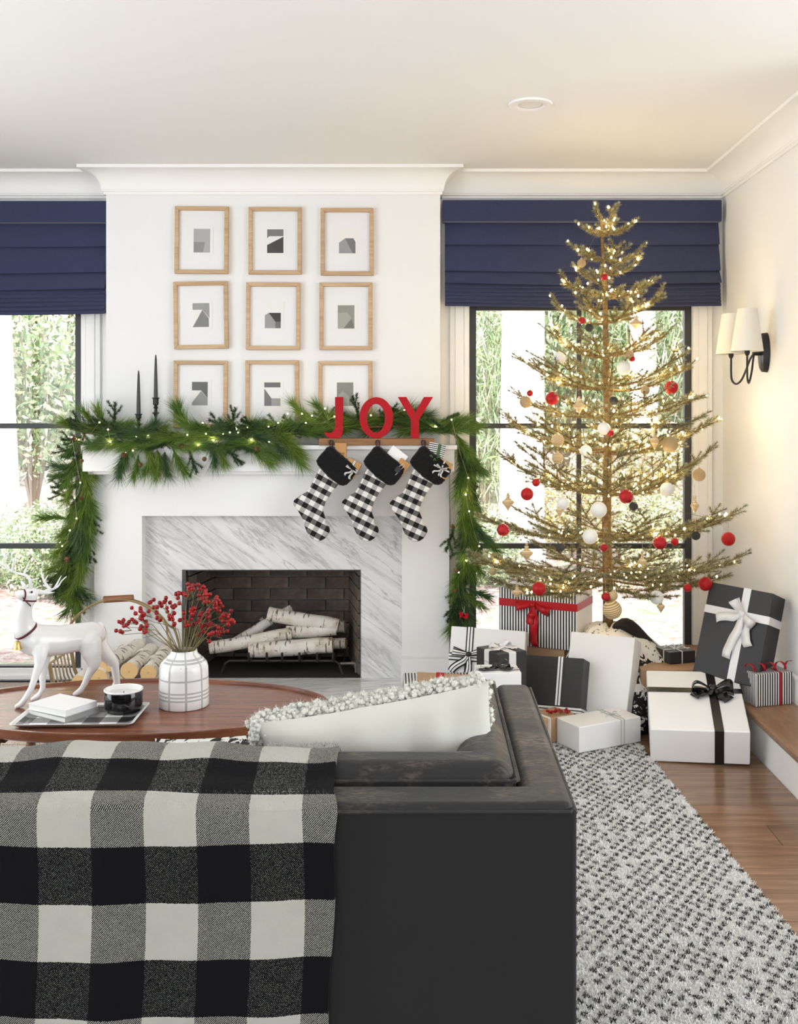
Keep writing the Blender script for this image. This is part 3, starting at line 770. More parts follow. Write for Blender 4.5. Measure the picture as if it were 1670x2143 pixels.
# black box with white ribbon
sz = (.15, .38, .17)
g = gift('tall black gift with white satin ribbon behind the sofa arm', (.375, 4.42, .0005), (30, 0, 0), sz, M['p_black'], GRP)
band(g, sz, 'x', .0, .036, M['r_white']); band(g, sz, 'y', .085, .036, M['r_white'], off=.002)
bow(g, (0, .085, sz[1]+.003), EX, EY, EZ, .055, .030, M['r_white'], [(R(170), 1), (R(10), 1)], [(R(220), .07), (R(-40), .07)], lift=.4)
fold(g, sz, M['p_black'], 'front')
# small white box with black bow
sz = (.175, .355, .14)
g = gift('white gift with striped edge ribbon and black bow, half hidden by sofa arm', (.30, 4.13, .0125), (4, 0, 0), sz, M['p_white'], GRP)
band(g, sz, 'y', .05, .03, M['r_stripe'])
bow(g, (-.01, .06, sz[1]+.003), EX, EY, EZ, .06, .036, M['r_black'], [(R(175), 1), (R(8), 1)], [(R(215), .075), (R(-30), .075)], lift=.45)
# striped box and leaning kraft gift
sz = (.30, .205, .25)
g = gift('low black and white striped gift box on the hearth edge', (.055, 4.52, .0005), (2, 0, 0), sz, M['stripe_x'], GRP)
sz = (.25, .285, .06)
g = gift('brown kraft gift with red ribbon leaning on the low striped gift', (.075, 4.35, .020), (0, -24, 3), sz, M['p_kraft'], GRP)
band(g, sz, 'x', -.025, .034, M['r_red']); band(g, sz, 'z', .165, .034, M['r_red'], off=.002)
bow(g, (-.05, -.003, .170), EX, EZ, -EY, .07, .034, M['r_red'], [(R(180), 1), (R(5), 1)], [(R(230), .07), (R(-60), .07)])
# black gift with striped ribbon
sz = (.314, .272, .169)
g = gift('large black gift with crossed black and white striped ribbon', (.527, 4.523, .0645), (-25.3, -21.4, -2.2), sz, M['p_black'], GRP)
band(g, sz, 'x', .052, .034, M['r_stripe']); band(g, sz, 'z', .045, .034, M['r_stripe'], off=.002)
# tall white gift
sz = (.301, .395, .105)
g = gift('tall plain white gift leaning back against the tree skirt', (.734, 4.522, .043), (-29.1, -23.1, -.7), sz, M['p_white'], GRP)
# small kraft gift with berries
sz = (.17, .107, .119)
g = gift('small brown kraft gift tied with white string and red berries', (.570, 4.375, .0125), (34.8, 0, 0), sz, M['p_kraft'], GRP)
cords(g, sz, 'x', (-.060, -.052), .0028, M['cord_white'])
M['berry'] = plain('berry_red', (.33,.006,.008), .25, spec=.4)
M['berrydark'] = plain('berry_calyx', (.03,.008,.008), .7)
M['stem'] = plain('berry_stem', (.20,.17,.06), .7)
br = random.Random(8)
sprig = thing('berry_sprig', 'tiny red berry sprig on the small kraft gift', 'berry sprig', (.575, 4.40, .121))
obj('stem', MB().tube([(-.05,0,.004),(0,.004,.008),(.045,.0,.006)], .0015, 5), M['stem'], sprig)
bm_ = mesh_of('berry', MB().sphere((0,0,0), 1, 12, 8)); bm_.materials.append(M['berry']); bm_.polygons.foreach_set('use_smooth', [True]*len(bm_.polygons))
def berry(parent, p, r_):
    o = bpy.data.objects.new('berry', bm_); link(o, parent); o.location = p; o.scale = (r_,)*3; return o
for k in range(22):
    a = br.random(); berry(sprig, (-.05+.1*a+br.uniform(-.006,.006), br.uniform(-.014,.014), .006+br.uniform(0,.016)), br.uniform(.005,.0065))
# white long gift
sz = (.323, .107, .16)
g = gift('low white gift with twin silver cords lying on the rug', (.775, 4.297, .0125), (27.7, 0, 0), sz, M['p_white'], GRP)
cords(g, sz, 'x', (.055, .072), .0022, M['cord_silver']); fold(g, sz, M['p_white'], 'left')
m = MB()
for a in (.5, 2.2, 3.6, 5.1): m.tube([(.063,.075,sz[1]+.003),(.063+.025*math.cos(a),.075+.022*math.sin(a),sz[1]+.012),(.063+.05*math.cos(a),.075+.045*math.sin(a),sz[1]+.004)], .0018, 5)
obj('cord_bow', m, M['cord_silver'], g)
# big white gift with black bow, tilted
sz = (.387, .153, .438)
g = gift('big white gift with black satin bow on the wooden floor', (1.103, 4.125, .0048), (-10.1, 17.6, -1.6), sz, M['p_white'], GRP, bev=.006)
band(g, sz, 'x', .075, .036, M['r_black']); band(g, sz, 'y', .285, .034, M['r_black'], off=.002)
bow(g, (.075, .285, sz[1]+.003), EX, EY, EZ, .085, .05, M['r_black'], [(R(178), 1), (R(-4), 1)], [(R(218), .10), (R(-52), .10)], lift=.42)
# kraft box behind it and small black box on top
sz = (.325, .264, .29)
g = gift('large brown kraft gift box behind the big white gift', (1.128, 4.60, .0005), (0, 0, 0), sz, M['p_kraft'], GRP, bev=.008)
sz = (.135, .055, .135)
g = gift('small black gift tied with white string on the kraft box', (1.178, 4.70, .2645), (18.9, 0, 0), sz, M['p_black'], GRP)
cords(g, sz, 'x', (-.004,), .0024, M['cord_white']); cords(g, sz, 'y', (.05,), .0024, M['cord_white'], 'cord'); fold(g, sz, M['p_black'], 'front')
m = MB()
for a, l in ((.3, .06), (1.6, .045), (2.8, .055), (4.0, .05), (5.3, .06)):
    m.tube([(-.004,.05,.058),(-.004+.5*l*math.cos(a),.05+.5*l*math.sin(a),.075),(-.004+l*math.cos(a),.05+l*math.sin(a),.064)], .002, 5)
obj('cord_bow', m, M['cord_white'], g)
# big black gift leaning on the right wall
kk = .965
base = Vector((1.330*kk, 4.570*kk, CAMH-(CAMH-.236)*kk))
Mx = Matrix.Rotation(R(-39.4), 3, 'Z') @ Matrix.Rotation(R(-17.6), 3, 'X') @ Matrix.Rotation(R(4), 3, 'Y')
ext = .012
base = base-(Mx @ Vector((0,0,ext)))
sz = (.301*kk, .405*kk+ext, .151*kk)
g = gift('big black gift with white satin bow leaning against the right wall', base, (-39.4, -17.6, 4), sz, M['p_black'], GRP)
band(g, sz, 'x', .03, .034, M['r_white']); band(g, sz, 'z', .285, .034, M['r_white'], off=.002)
bow(g, (.03, -.003, .29), EX, EZ, -EY, .075, .040, M['r_white'], [(R(130), .95), (R(-38), .95)], [(R(200), .12), (R(-100), .20), (R(-68), .14)], lift=.4)
# striped gift with curled red ribbon on the step
sz = (.178, .138, .16)
M['stripe_s'] = stripes('narrow_striped_paper', 0, .0115, .5)
n = N('striped_paper_small', (.8,.8,.8), .45, spec=.4); s_ = n.sep(n.coord())
a = n.math('LESS_THAN', n.math('FRACT', n.math('ADD', n.math('DIVIDE', n.math('ADD', s_[0], s_[1]), .0115), 50)), .5)
n.set('Base Color', n.mix(a, (.84,.84,.83), (.015,.015,.016))); M['stripe_xy'] = n.m
g = gift('black and white striped gift with curled red ribbon on the step', (1.468, 4.320, .1805), (15.6, 0, 0), sz, M['stripe_xy'], GRP)
m = MB(); pts = []; wd = []
for k in range(61):
    f = k/60; a = f*2*math.pi*4.3
    pts.append(Vector((-.11+.215*f, .035+.017*math.cos(a), sz[1]+.020+.017*math.sin(a))))
m.strip(pts, EX+EY*.15, .0125)
obj('curled_ribbon', m, M['r_red'], g, smooth=True, solid=.0008, ang=80)
band(g, sz, 'x', .03, .009, M['r_red'])

# ------------------------------------------------------------------ small gifts tucked in the stockings
def tucked(label, px, py, wpx, hpx, th, roll, mat, y=5.150):
    c = P(px, py, y); w, h = wpx*S(y), hpx*S(y)
    g = thing('stocking_gift', label, 'gift', (c.x, y, c.z), (0, R(roll), 0), 'small gifts tucked in the stockings')
    obj('wrapped_box', MB().box((-w/2, -th/2, -h/2), (w/2, th/2, h/2)), mat, g, bevel=.0015, seg=2)
    return g, w, h, th
M['ink'] = plain('black_ink', (.01,.01,.01), .6)
g, w, h, th = tucked('slim brown kraft gift sticking up from the leftmost stocking', 713, 955, 24, 56, .026, 1, M['p_kraft2'])
m = MB()
for k in range(5): m.tube([(-w/2+.004+.009*k, -th/2-.001, h*.1+.003*(k % 2)), (-w/2+.008+.009*k, -th/2-.001, h*.1+.007-.004*(k % 2)), (-w/2+.012+.009*k, -th/2-.001, h*.1)], .0009, 4)
m.tube([(.014,-th/2-.001,h*.08),(.012,-th/2-.001,-h*.1),(.017,-th/2-.001,-h*.2)], .001, 4)
obj('printed_garland', m, M['ink'], g)
g, w, h, th = tucked('brown kraft gift with striped bow in the leftmost stocking', 736, 979, 30, 34, .03, 28, M['p_kraft2'], 5.143)
obj('ribbon', MB().strip([(0,-th/2-.001,-h/2),(0,-th/2-.001,h/2)], EX, .012).strip([(-w/2,-th/2-.0015,0),(w/2,-th/2-.0015,0)], EZ, .012), M['r_stripe'], g, solid=.001)
bow(g, (.004,-th/2-.002,-.006), EX, EZ, -EY, .032, .014, M['r_stripe'], [(R(170),1),(R(-10),1)], [(R(-70),.05),(R(-110),.045)])
g, w, h, th = tucked('white paper packet with black tag in the middle stocking', 826, 960, 40, 42, .018, 38, M['p_white'])
obj('cord_handle', MB().tube([(.012*math.cos(a)*1.2+.008, -th/2-.012, -.028+.020*math.sin(a)) for a in [R(20+26*k) for k in range(11)]], .0016, 5), M['cord_white'], g, smooth=True)
g2, w, h, th = tucked('brown kraft gift box behind the tag in the middle stocking', 841, 977, 24, 30, .024, 35, M['p_kraft2'], 5.14)
tg = obj('gift_tag', MB().box((-.022,-th/2-.03,-.035),(.004,-th/2-.028,-.006)), M['p_black'], g2); tg['label'] = 'black paper tag'
obj('tag_cord', MB().tube([(-.012,-th/2-.028,-.004),(-.004,-th/2-.012,.018),(.008,-th/2-.004,.012),(-.004,-th/2-.028,-.05)], .0013, 5), M['cord_white'], g2, smooth=True)
M['stripe_t'] = stripes('tiny_striped_paper', 2, .0098, .5)
g, w, h, th = tucked('black and white striped packet with green ribbon in the rightmost stocking', 912, 948, 35, 40, .030, 12, M['stripe_t'])
obj('ribbon', MB().strip([(.012,-th/2-.001,-h/2),(.012,-th/2-.001,h/2)], EX, .016), M['r_green'], g, solid=.001)
bow(g, (.0,-th/2-.002,-.028), EX, EZ, -EY, .03, .012, M['r_green'], [(R(150),1),(R(30),1)], [(R(-150),.05),(R(-80),.05)])
g, w, h, th = tucked('brown kraft gift with striped bow in the rightmost stocking', 924, 980, 36, 36, .03, 25, M['p_kraft2'], 5.14)
obj('ribbon', MB().strip([(0,-th/2-.001,-h/2),(0,-th/2-.001,h/2)], EX, .010).strip([(-w/2,-th/2-.0015,0),(w/2,-th/2-.0015,0)], EZ, .010), M['r_stripe'], g, solid=.001)
bow(g, (-.002,-th/2-.002,.0), EX, EZ, -EY, .03, .012, M['r_stripe'], [(R(160),1),(R(20),1)], [(R(-60),.045),(R(-125),.05)])
# ------------------------------------------------------------------ foliage tools
nrng = np.random.default_rng(7)
def unit(a): return a/np.maximum(np.linalg.norm(a, axis=-1, keepdims=True), 1e-9)
def along(pts, n):
    pts = np.asarray(pts, float); seg = np.diff(pts, axis=0); L = np.linalg.norm(seg, axis=1); cum = np.concatenate([[0], np.cumsum(L)])
    s = nrng.random(n)*cum[-1]; i = np.clip(np.searchsorted(cum, s)-1, 0, len(L)-1)
    f = (s-cum[i])/np.maximum(L[i], 1e-9)
    return pts[i]+seg[i]*f[:, None], unit(seg[i]), s/cum[-1]
def needle_cloud(Pn, Tn, L, ang, W, up=None):
    r = nrng.normal(size=Pn.shape)
    if up is not None: r += up
    r = unit(r-(r*Tn).sum(1, keepdims=True)*Tn)
    D = Tn*np.cos(ang)[:, None]+r*np.sin(ang)[:, None]
    side = unit(np.cross(D, nrng.normal(size=Pn.shape)))
    V = np.stack([Pn-side*W[:, None]/2, Pn+side*W[:, None]/2, Pn+D*L[:, None]], 1).reshape(-1, 3)
    return V, np.arange(len(V)).reshape(-1, 3)
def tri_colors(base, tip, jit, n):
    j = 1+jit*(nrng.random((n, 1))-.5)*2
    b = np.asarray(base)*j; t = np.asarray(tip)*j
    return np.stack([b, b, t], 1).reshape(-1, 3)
def needle_mat(name, rough=.6, trans=.12):
    n = N(name, (.1,.2,.05), rough, spec=.25); c = n.attr(); n.set('Base Color', c)
    return n.m
M['needle'] = needle_mat('spruce_needle'); M['pine'] = needle_mat('pine_needle')
n = N('bark', (.17,.10,.04), .85, spec=.2); n.set('Base Color', n.ramp(n.noise(60, 4), [(.3, (.10,.06,.025)), (.7, (.26,.17,.075))])); n.bump(n.noise(90, 3), .6, .004); M['bark'] = n.m

# ------------------------------------------------------------------ christmas tree
TX, TY = (1271-890)*S(4.93), 4.93
tz = lambda py: CAMH-(py-860)*S(TY)
tree = thing('christmas_tree', 'sparse frosted spruce christmas tree hung with lights and baubles', 'christmas tree', (TX, TY, 0))
trunk = MB()
tp = [(0,0,.10),(.004,0,.5),(-.004,0,.9),(.002,0,1.3),(-.006,.0,1.7),(-.012,0,2.0),(-.030,0,tz(450))]
trunk.tube(tp, [.026,.025,.022,.019,.015,.011,.005], 10)
obj('trunk', trunk, M['bark'], tree, smooth=True)
Pn, Tn, f = along(tp, 2600)
V, Fc = needle_cloud(Pn, Tn, .012+.014*nrng.random(2600)+.012*(1-f)*0, np.full(2600, R(50)), np.full(2600, .0022))
V += 0
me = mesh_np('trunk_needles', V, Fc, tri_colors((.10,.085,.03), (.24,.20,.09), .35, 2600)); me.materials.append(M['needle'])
o = bpy.data.objects.new('trunk_needles', me); link(o, tree); o['kind'] = 'stuff'
LP = []      # places for the bulbs
def branch(z0, az, L, rise, droop=.04, sidek=1.0, brush=1.0):
    ca, sa = math.cos(az), math.sin(az)
    def pt(t, lat=0, up=0):
        r_ = .012+L*t; z = z0+rise*t**1.7-droop*L*math.sin(math.pi*t)
        return np.array([ca*r_-sa*lat, sa*r_+ca*lat, z+up])
    main = [pt(k/9) for k in range(10)]
    rr = random.Random(int(z0*1000)+int(az*100))
    lines = [main]
    ns = max(3, int(L/.05))
    for i in range(ns):
        t = .22+.70*i/max(1, ns-1); sd = 1 if i % 2 else -1
        l = sidek*(.32*L*(1-.5*t)+.035)*rr.uniform(.75,1.25); p0 = pt(t)
        fw = unit(pt(min(1, t+.05))-pt(t-.05)); lat = np.array([-sa, ca, 0])*sd
        d = unit(fw*.75+lat*.62+np.array([0,0,rr.uniform(-.05,.30)]))
        q = [p0+d*l*k/4+np.array([0,0,.06*l*(k/4)**2]) for k in range(5)]
        lines.append(q)
        if l > .11:
            for s2 in (-1, 1):
                d2 = unit(d*.75+np.cross(d, np.array([0,0,1]))*s2*.6); l2 = l*.42
                lines.append([q[2]+d2*l2*k/3 for k in range(4)])
    st = MB()
    for j, ln in enumerate(lines): st.tube([tuple(p) for p in ln], [.006*(1-.75*k/(len(ln)-1))*(1 if j == 0 else .45) for k in range(len(ln))], 5)
    br_ = obj('branch', st, M['bark'], tree)
    Vs, Cs = [], []
    for j, ln in enumerate(lines):
        ln = np.array(ln); Ln = np.linalg.norm(np.diff(ln, axis=0), axis=1).sum()
        if j == 0: ln = ln[1:]
        nn = int(Ln*900*brush)
        Pn, Tn, f = along(ln, nn)
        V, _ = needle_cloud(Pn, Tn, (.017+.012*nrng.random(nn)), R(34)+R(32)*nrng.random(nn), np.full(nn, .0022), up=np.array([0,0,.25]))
        Vs.append(V); Cs.append(tri_colors((.13,.12,.04), (.45,.41,.21), .45, nn))  # yellowed needles: part of the bulbs' golden glow is put into their colour
        e = ln[-1]; ne = int(26*brush)
        V, _ = needle_cloud(np.repeat(e[None], ne, 0), np.repeat(unit(ln[-1]-ln[-2])[None], ne, 0), .018+.008*nrng.random(ne), R(30)*nrng.random(ne), np.full(ne, .0026))
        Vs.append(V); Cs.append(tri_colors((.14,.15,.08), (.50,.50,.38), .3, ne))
        for q in range(max(1, int(Ln/.085))): LP.append(ln[rr.randrange(len(ln))]+np.array([rr.uniform(-.012,.012), rr.uniform(-.012,.012), rr.uniform(0,.016)]))
    V = np.concatenate(Vs); C = np.concatenate(Cs)
    me = mesh_np('needles', V, np.arange(len(V)).reshape(-1, 3), C); me.materials.append(M['needle'])
    o = bpy.data.objects.new('needles', me); link(o, br_); o['kind'] = 'stuff'
trng = random.Random(21)
px2m = S(TY)
# tiers: row on the trunk, radius (px), rise (px), number of branches, extra explicit azimuths
TIERS = [(492, 42, 14, 4), (545, 58, 18, 5), (582, 58, 22, 4), (622, 92, 22, 6), (672, 112, 44, 6), (745, 128, 40, 7), (812, 170, 50, 7), (872, 178, 28, 6), (940, 205, 62, 8), (1030, 232, 72, 8), (1118, 262, 30, 8), (1196, 280, 22, 9), (1215, 240, 0, 5)]
for k, (py, rp, rise, nb) in enumerate(TIERS):
    z0 = tz(py)
    off = trng.uniform(-.2, .2)
    for i in range(nb):
        az = 2*math.pi*(i+.0)/nb+off if nb % 2 == 0 else math.pi*2*i/nb+off
        if i == 0: az = trng.uniform(-.22, .1)                    # one branch reaching right, one left, as in view
        if i == nb//2: az = math.pi+trng.uniform(-.1, .22)
        L = rp*px2m*((.86 if rp > 225 else .93) if i == 0 else (.92 if rp > 225 else .96) if i == nb//2 else trng.uniform(.72, .98))
        if math.cos(az) > .6: L = min(L, .565)                     # the wall on the right
        if math.sin(az) > .3: L = min(L, .44)                      # the window behind
        branch(z0+trng.uniform(-.02, .02), az, L, rise*px2m*trng.uniform(.85, 1.25), .05, 1.15, 1.7 if k < 5 else 1.0)
branch(tz(470), 2.6, .05, .10, 0, .7, 2.4); branch(tz(475), .4, .035, .10, 0, .6, 2.4); branch(tz(478), -1.2, .03, .07, 0, .6, 2.4)
# metal stand
m = MB().tube([(0,0,.02),(0,0,.16)], .03, 12)
for a in range(4): m.tube([(0,0,.10),(.16*math.cos(a*1.571+.4),.16*math.sin(a*1.571+.4),.012)], .010, 6)
obj('stand', m, M['black_metal'], tree, smooth=True)

# tree skirt: patterned cloth heaped round the stand, its dark lining turned over on the right
n = N('tree_skirt_print', (.8,.8,.78), .85, spec=.2)
v = n.mapping(n.coord(), scale=(1,1,1))
vd = n.voro(15, v)[0]; ring = n.math('FRACT', n.math('MULTIPLY', vd, 3.2)); rk = n.math('LESS_THAN', ring, .42)
bl = n.math('GREATER_THAN', n.noise(9, 5, v, .65, 1.2), .53); fine = n.math('GREATER_THAN', n.noise(55, 3, v, .6, .8), .56)
zz = n.sep(v)[2]; band_ = n.math('MULTIPLY', n.math('GREATER_THAN', zz, .20), n.math('LESS_THAN', zz, .30))
inkv = n.math('MAXIMUM', n.math('MULTIPLY', bl, n.math('MAXIMUM', fine, .0)), n.math('MULTIPLY', band_, rk))
inkv = n.math('MAXIMUM', inkv, n.math('MULTIPLY', n.math('LESS_THAN', zz, .17), n.math('GREATER_THAN', n.noise(20, 4, v, .6, 1.5), .46)))
n.set('Base Color', n.mix(inkv, (.80,.79,.76), (.02,.018,.016))); n.bump(n.noise(30, 3), .15, .004); M['skirt'] = n.m
V = []; Fs = []; NA = 96; rings = [(.035,.40),(.07,.398),(.12,.385),(.17,.355),(.22,.315),(.27,.262),(.31,.20),(.345,.135),(.375,.065),(.395,.012)]
for j, (r_, z) in enumerate(rings):
    for k in range(NA):
        a = 2*math.pi*k/NA; fo = 1+(.06*math.sin(9*a+j*.12)+.03*math.sin(17*a+1))*min(1, j/5)
        ell = 1-.25*max(0, math.cos(a-math.pi))**2-.10*max(0, math.sin(a))
        V.append((r_*fo*ell*math.cos(a), r_*fo*ell*math.sin(a)-.02, z+.012*math.sin(5*a+j)*(1-j/10)))
for j in range(len(rings)-1):
    for k in range(NA): Fs.append((j*NA+k, j*NA+(k+1) % NA, (j+1)*NA+(k+1) % NA, (j+1)*NA+k))
sk = thing('tree_skirt', 'black and white printed cloth skirt heaped round the tree base', 'tree skirt', (TX, TY, 0))
obj('skirt_cloth', MB().add(V, Fs), M['skirt'], sk, smooth=True, solid=.006, ang=80)
lin_pts = [(.00,-.11,.405),(.05,-.10,.425),(.10,-.085,.405),(.15,-.09,.355),(.20,-.10,.305),(.25,-.12,.262),(.30,-.13,.225)]
mm = MB(); V = []; Fs = []
for i, p in enumerate(lin_pts):
    wv = [.02,.075,.085,.075,.06,.045,.02][i]
    for k in range(10):
        a = 2*math.pi*k/10; V.append((p[0]+.3*wv*math.cos(a), p[1]+wv*.9*math.cos(a)*.6, p[2]+wv*.42*math.sin(a)))
for i in range(len(lin_pts)-1):
    for k in range(10): Fs.append((i*10+k, i*10+(k+1) % 10, (i+1)*10+(k+1) % 10, (i+1)*10+k))
Fs += [tuple(range(9,-1,-1)), tuple(60+k for k in range(10))]
n = N('dark_lining', (.016,.013,.012), .7, spec=.3); n.bump(n.noise(25, 3), .5, .01); M['lining'] = n.m
obj('turned_lining', mm.add(V, Fs), M['lining'], sk, smooth=True, sub=1)

# ------------------------------------------------------------------ tree lights
M['led'] = None
def emit(name, col, s_):
    m = bpy.data.materials.new(name); m.use_nodes = True; b = m.node_tree.nodes['Principled BSDF']
    b.inputs['Base Color'].default_value = (*col, 1); b.inputs['Emission Color'].default_value = (*col, 1); b.inputs['Emission Strength'].default_value = s_
    return m
M['led'] = emit('warm_led', (1, .72, .34), 30); M['led2'] = emit('warm_micro_led', (1, .76, .42), 26)
sl = thing('string_lights', 'warm white fairy lights strung through the christmas tree', 'string lights', (TX, TY, tz(1200)))
bulb_me = mesh_of('bulb', MB().sphere((0,0,0), 1, 8, 6, (.8,.8,1.15))); bulb_me.materials.append(M['led']); bulb_me.polygons.foreach_set('use_smooth', [True]*len(bulb_me.polygons))
trng.shuffle(LP)
LPs = sorted([p for p in LP if p[1] < .25], key=lambda p: nrng.random()**(1/(.25+1.6*max(0, p[2]-.55)+.5*(math.hypot(p[0], p[1]) < .3))), reverse=True)
LPextra = LPs[290:520]; LPs = LPs[:290]
LPs = sorted(LPs, key=lambda p: (round(p[2]/.12), math.atan2(p[1], p[0])))
lz0 = Vector((0, 0, sl.location.z))
for i, p in enumerate(LPs):
    o = bpy.data.objects.new('bulb', bulb_me); link(o, sl); o.location = Vector(p)-lz0; o.scale = (trng.uniform(.0045, .0065),)*3
m = MB()
for p in LPextra: m.sphere(Vector(p)-lz0, trng.uniform(.0042, .006), 6, 4, (.8,.8,1.15))
obj('more_bulbs', m, M['led'], sl)['kind'] = 'stuff'
m = MB(); wl = []
for a, b in zip(LPs[:-1], LPs[1:]):
    a, b = Vector(a), Vector(b)
    if True:
        mid = (a+b)/2+Vector((0,0,-.012)); wl += [a-lz0, mid-lz0]
m.tube(wl, .0009, 4)
obj('wire', m, plain('green_wire', (.10,.10,.04), .5), sl)
for i, p in enumerate(LPs[::3]):
    l = bpy.data.lights.new('bulb_glow', 'POINT'); l.energy = .28; l.color = (1, .76, .41); l.shadow_soft_size = .006
    o = bpy.data.objects.new('bulb_glow', l); link(o, sl); o.location = Vector(p)-lz0+Vector((0,-.006,.004))

# ------------------------------------------------------------------ ornaments
def mat_ball(name, c, rough, spec=.5, metal=0, noise=0):
    n = N(name, c, rough, metal, spec)
    if noise: n.bump(n.noise(noise, 2), .8, .003)
    return n.m
M['o_red'] = mat_ball('matte_red', (.44,.008,.010), .42, .3)
M['o_redg'] = mat_ball('shiny_red', (.45,.006,.012), .12, .6, .45, 9)
M['o_white'] = mat_ball('white_ball', (.82,.80,.74), .45)
M['o_felt'] = None
n = N('twine_ball', (.5,.36,.2), .85, spec=.2); n.set('Base Color', n.mix(n.noise(5, 3, n.mapping(n.coord(), scale=(1,1,6))), (.36,.25,.12), (.62,.47,.28))); n.bump(n.noise(5, 3, n.mapping(n.coord(), scale=(1,1,8))), .6, .003); M['o_felt'] = n.m
n = N('gold_rope_stripe', (.6,.4,.1), .4); s_ = n.sep(n.mapping(n.coord(), rot=(R(12), R(-14), 0)))
st_ = n.math('LESS_THAN', n.math('FRACT', n.math('MULTIPLY', n.math('ADD', s_[2], 3), 4.6)), .45)
n.set('Base Color', n.mix(st_, (.72,.58,.34), (.36,.20,.05))); n.bump(st_, .6, .004); M['o_stripe'] = n.m
M['o_black'] = mat_ball('charcoal_ball', (.035,.035,.032), .6, .4, 0, 12)
n = N('turned_wood', (.6,.42,.22), .5); s_ = n.sep(n.coord())
ln_ = n.math('LESS_THAN', n.math('FRACT', n.math('MULTIPLY', n.math('ADD', s_[2], 5), 2.1)), .12)
n.set('Base Color', n.mix(ln_, n.mix(n.noise(8, 3), (.52,.34,.15), (.66,.47,.25)), (.80,.74,.62))); M['o_wood'] = n.m
M['o_cap'] = plain('ornament_cap', (.55,.42,.22), .3, .9)
R_PROF = [(450, .03), (530, 60*px2m), (600, 95*px2m), (710, 130*px2m), (790, 172*px2m), (860, 190*px2m), (950, 222*px2m), (1085, 262*px2m), (1300, 282*px2m)]
def rad_at(py):
    for (a, ra), (b, rb) in zip(R_PROF[:-1], R_PROF[1:]):
        if py <= b: return ra+(rb-ra)*(py-a)/(b-a)
    return R_PROF[-1][1]
ball_me = {}
def ornament(kind, px, py, rpx, desc, hpx=None, front=.8):
    dx = (px-1271)*px2m; Rr = rad_at(py-25)
    y = TY-front*math.sqrt(max(Rr*Rr-dx*dx, .0))-.02
    c = P(px, py, y); r_ = rpx*S(y)
    names = {'red':('bauble','red'), 'redg':('bauble','red'), 'white':('bauble','white'), 'felt':('twine_ball',''), 'stripe':('rope_ball',''), 'black':('bauble','black'), 'drop':('drop_ornament','')}
    t = thing(names[kind][0], desc, 'ornament', c, (0, 0, trng.uniform(0, 6)), 'ornaments on the christmas tree')
    mat = M[{'red':'o_red','redg':'o_redg','white':'o_white','felt':'o_felt','stripe':'o_stripe','black':'o_black','drop':'o_wood'}[kind]]
    if kind == 'drop':
        hh = hpx*S(y)/2; key = ('drop', 'fat' if rpx/hpx > .33 else 'slim')
        if key not in ball_me:
            pr = [(1e-6,-1.0),(.05,-.93),(.16,-.78),(.42,-.48),(.78,-.2),(1,.0),(.98,.12),(.72,.28),(.44,.42),(.30,.56),(.26,.70),(.34,.76),(.34,.84),(.18,.9),(.10,1.0),(1e-6,1.0)]
            me = mesh_of('turned_body', MB().lathe(pr, 24)); me.polygons.foreach_set('use_smooth', [True]*len(me.polygons)); me.materials.append(mat); ball_me[key] = me
        b = bpy.data.objects.new('turned_body', ball_me[key]); link(b, t); b.scale = (r_, r_, hh); top = hh
    else:
        if kind not in ball_me:
            me = mesh_of('ball', MB().sphere((0,0,0), 1, 24, 16)); me.polygons.foreach_set('use_smooth', [True]*len(me.polygons)); me.materials.append(mat); ball_me[kind] = me
        b = bpy.data.objects.new('ball', ball_me[kind]); link(b, t); b.scale = (r_,)*3; top = r_
    if 'cap' not in ball_me:
        me = mesh_of('cap', MB().lathe([(.0055,-.003),(.0055,.004),(.003,.005),(1e-6,.005)], 12)); me.materials.append(M['o_cap']); ball_me['cap'] = me
        me = mesh_of('hanger', MB().tube([(0,0,0),(.001,0,.012),(0,.001,.036),(.002,0,.05)], .0006, 4)); me.materials.append(M['o_cap']); ball_me['hang'] = me
    q = bpy.data.objects.new('cap', ball_me['cap']); link(q, t); q.location = (0, 0, top)
    q = bpy.data.objects.new('hanger', ball_me['hang']); link(q, t); q.location = (0, 0, top+.004)
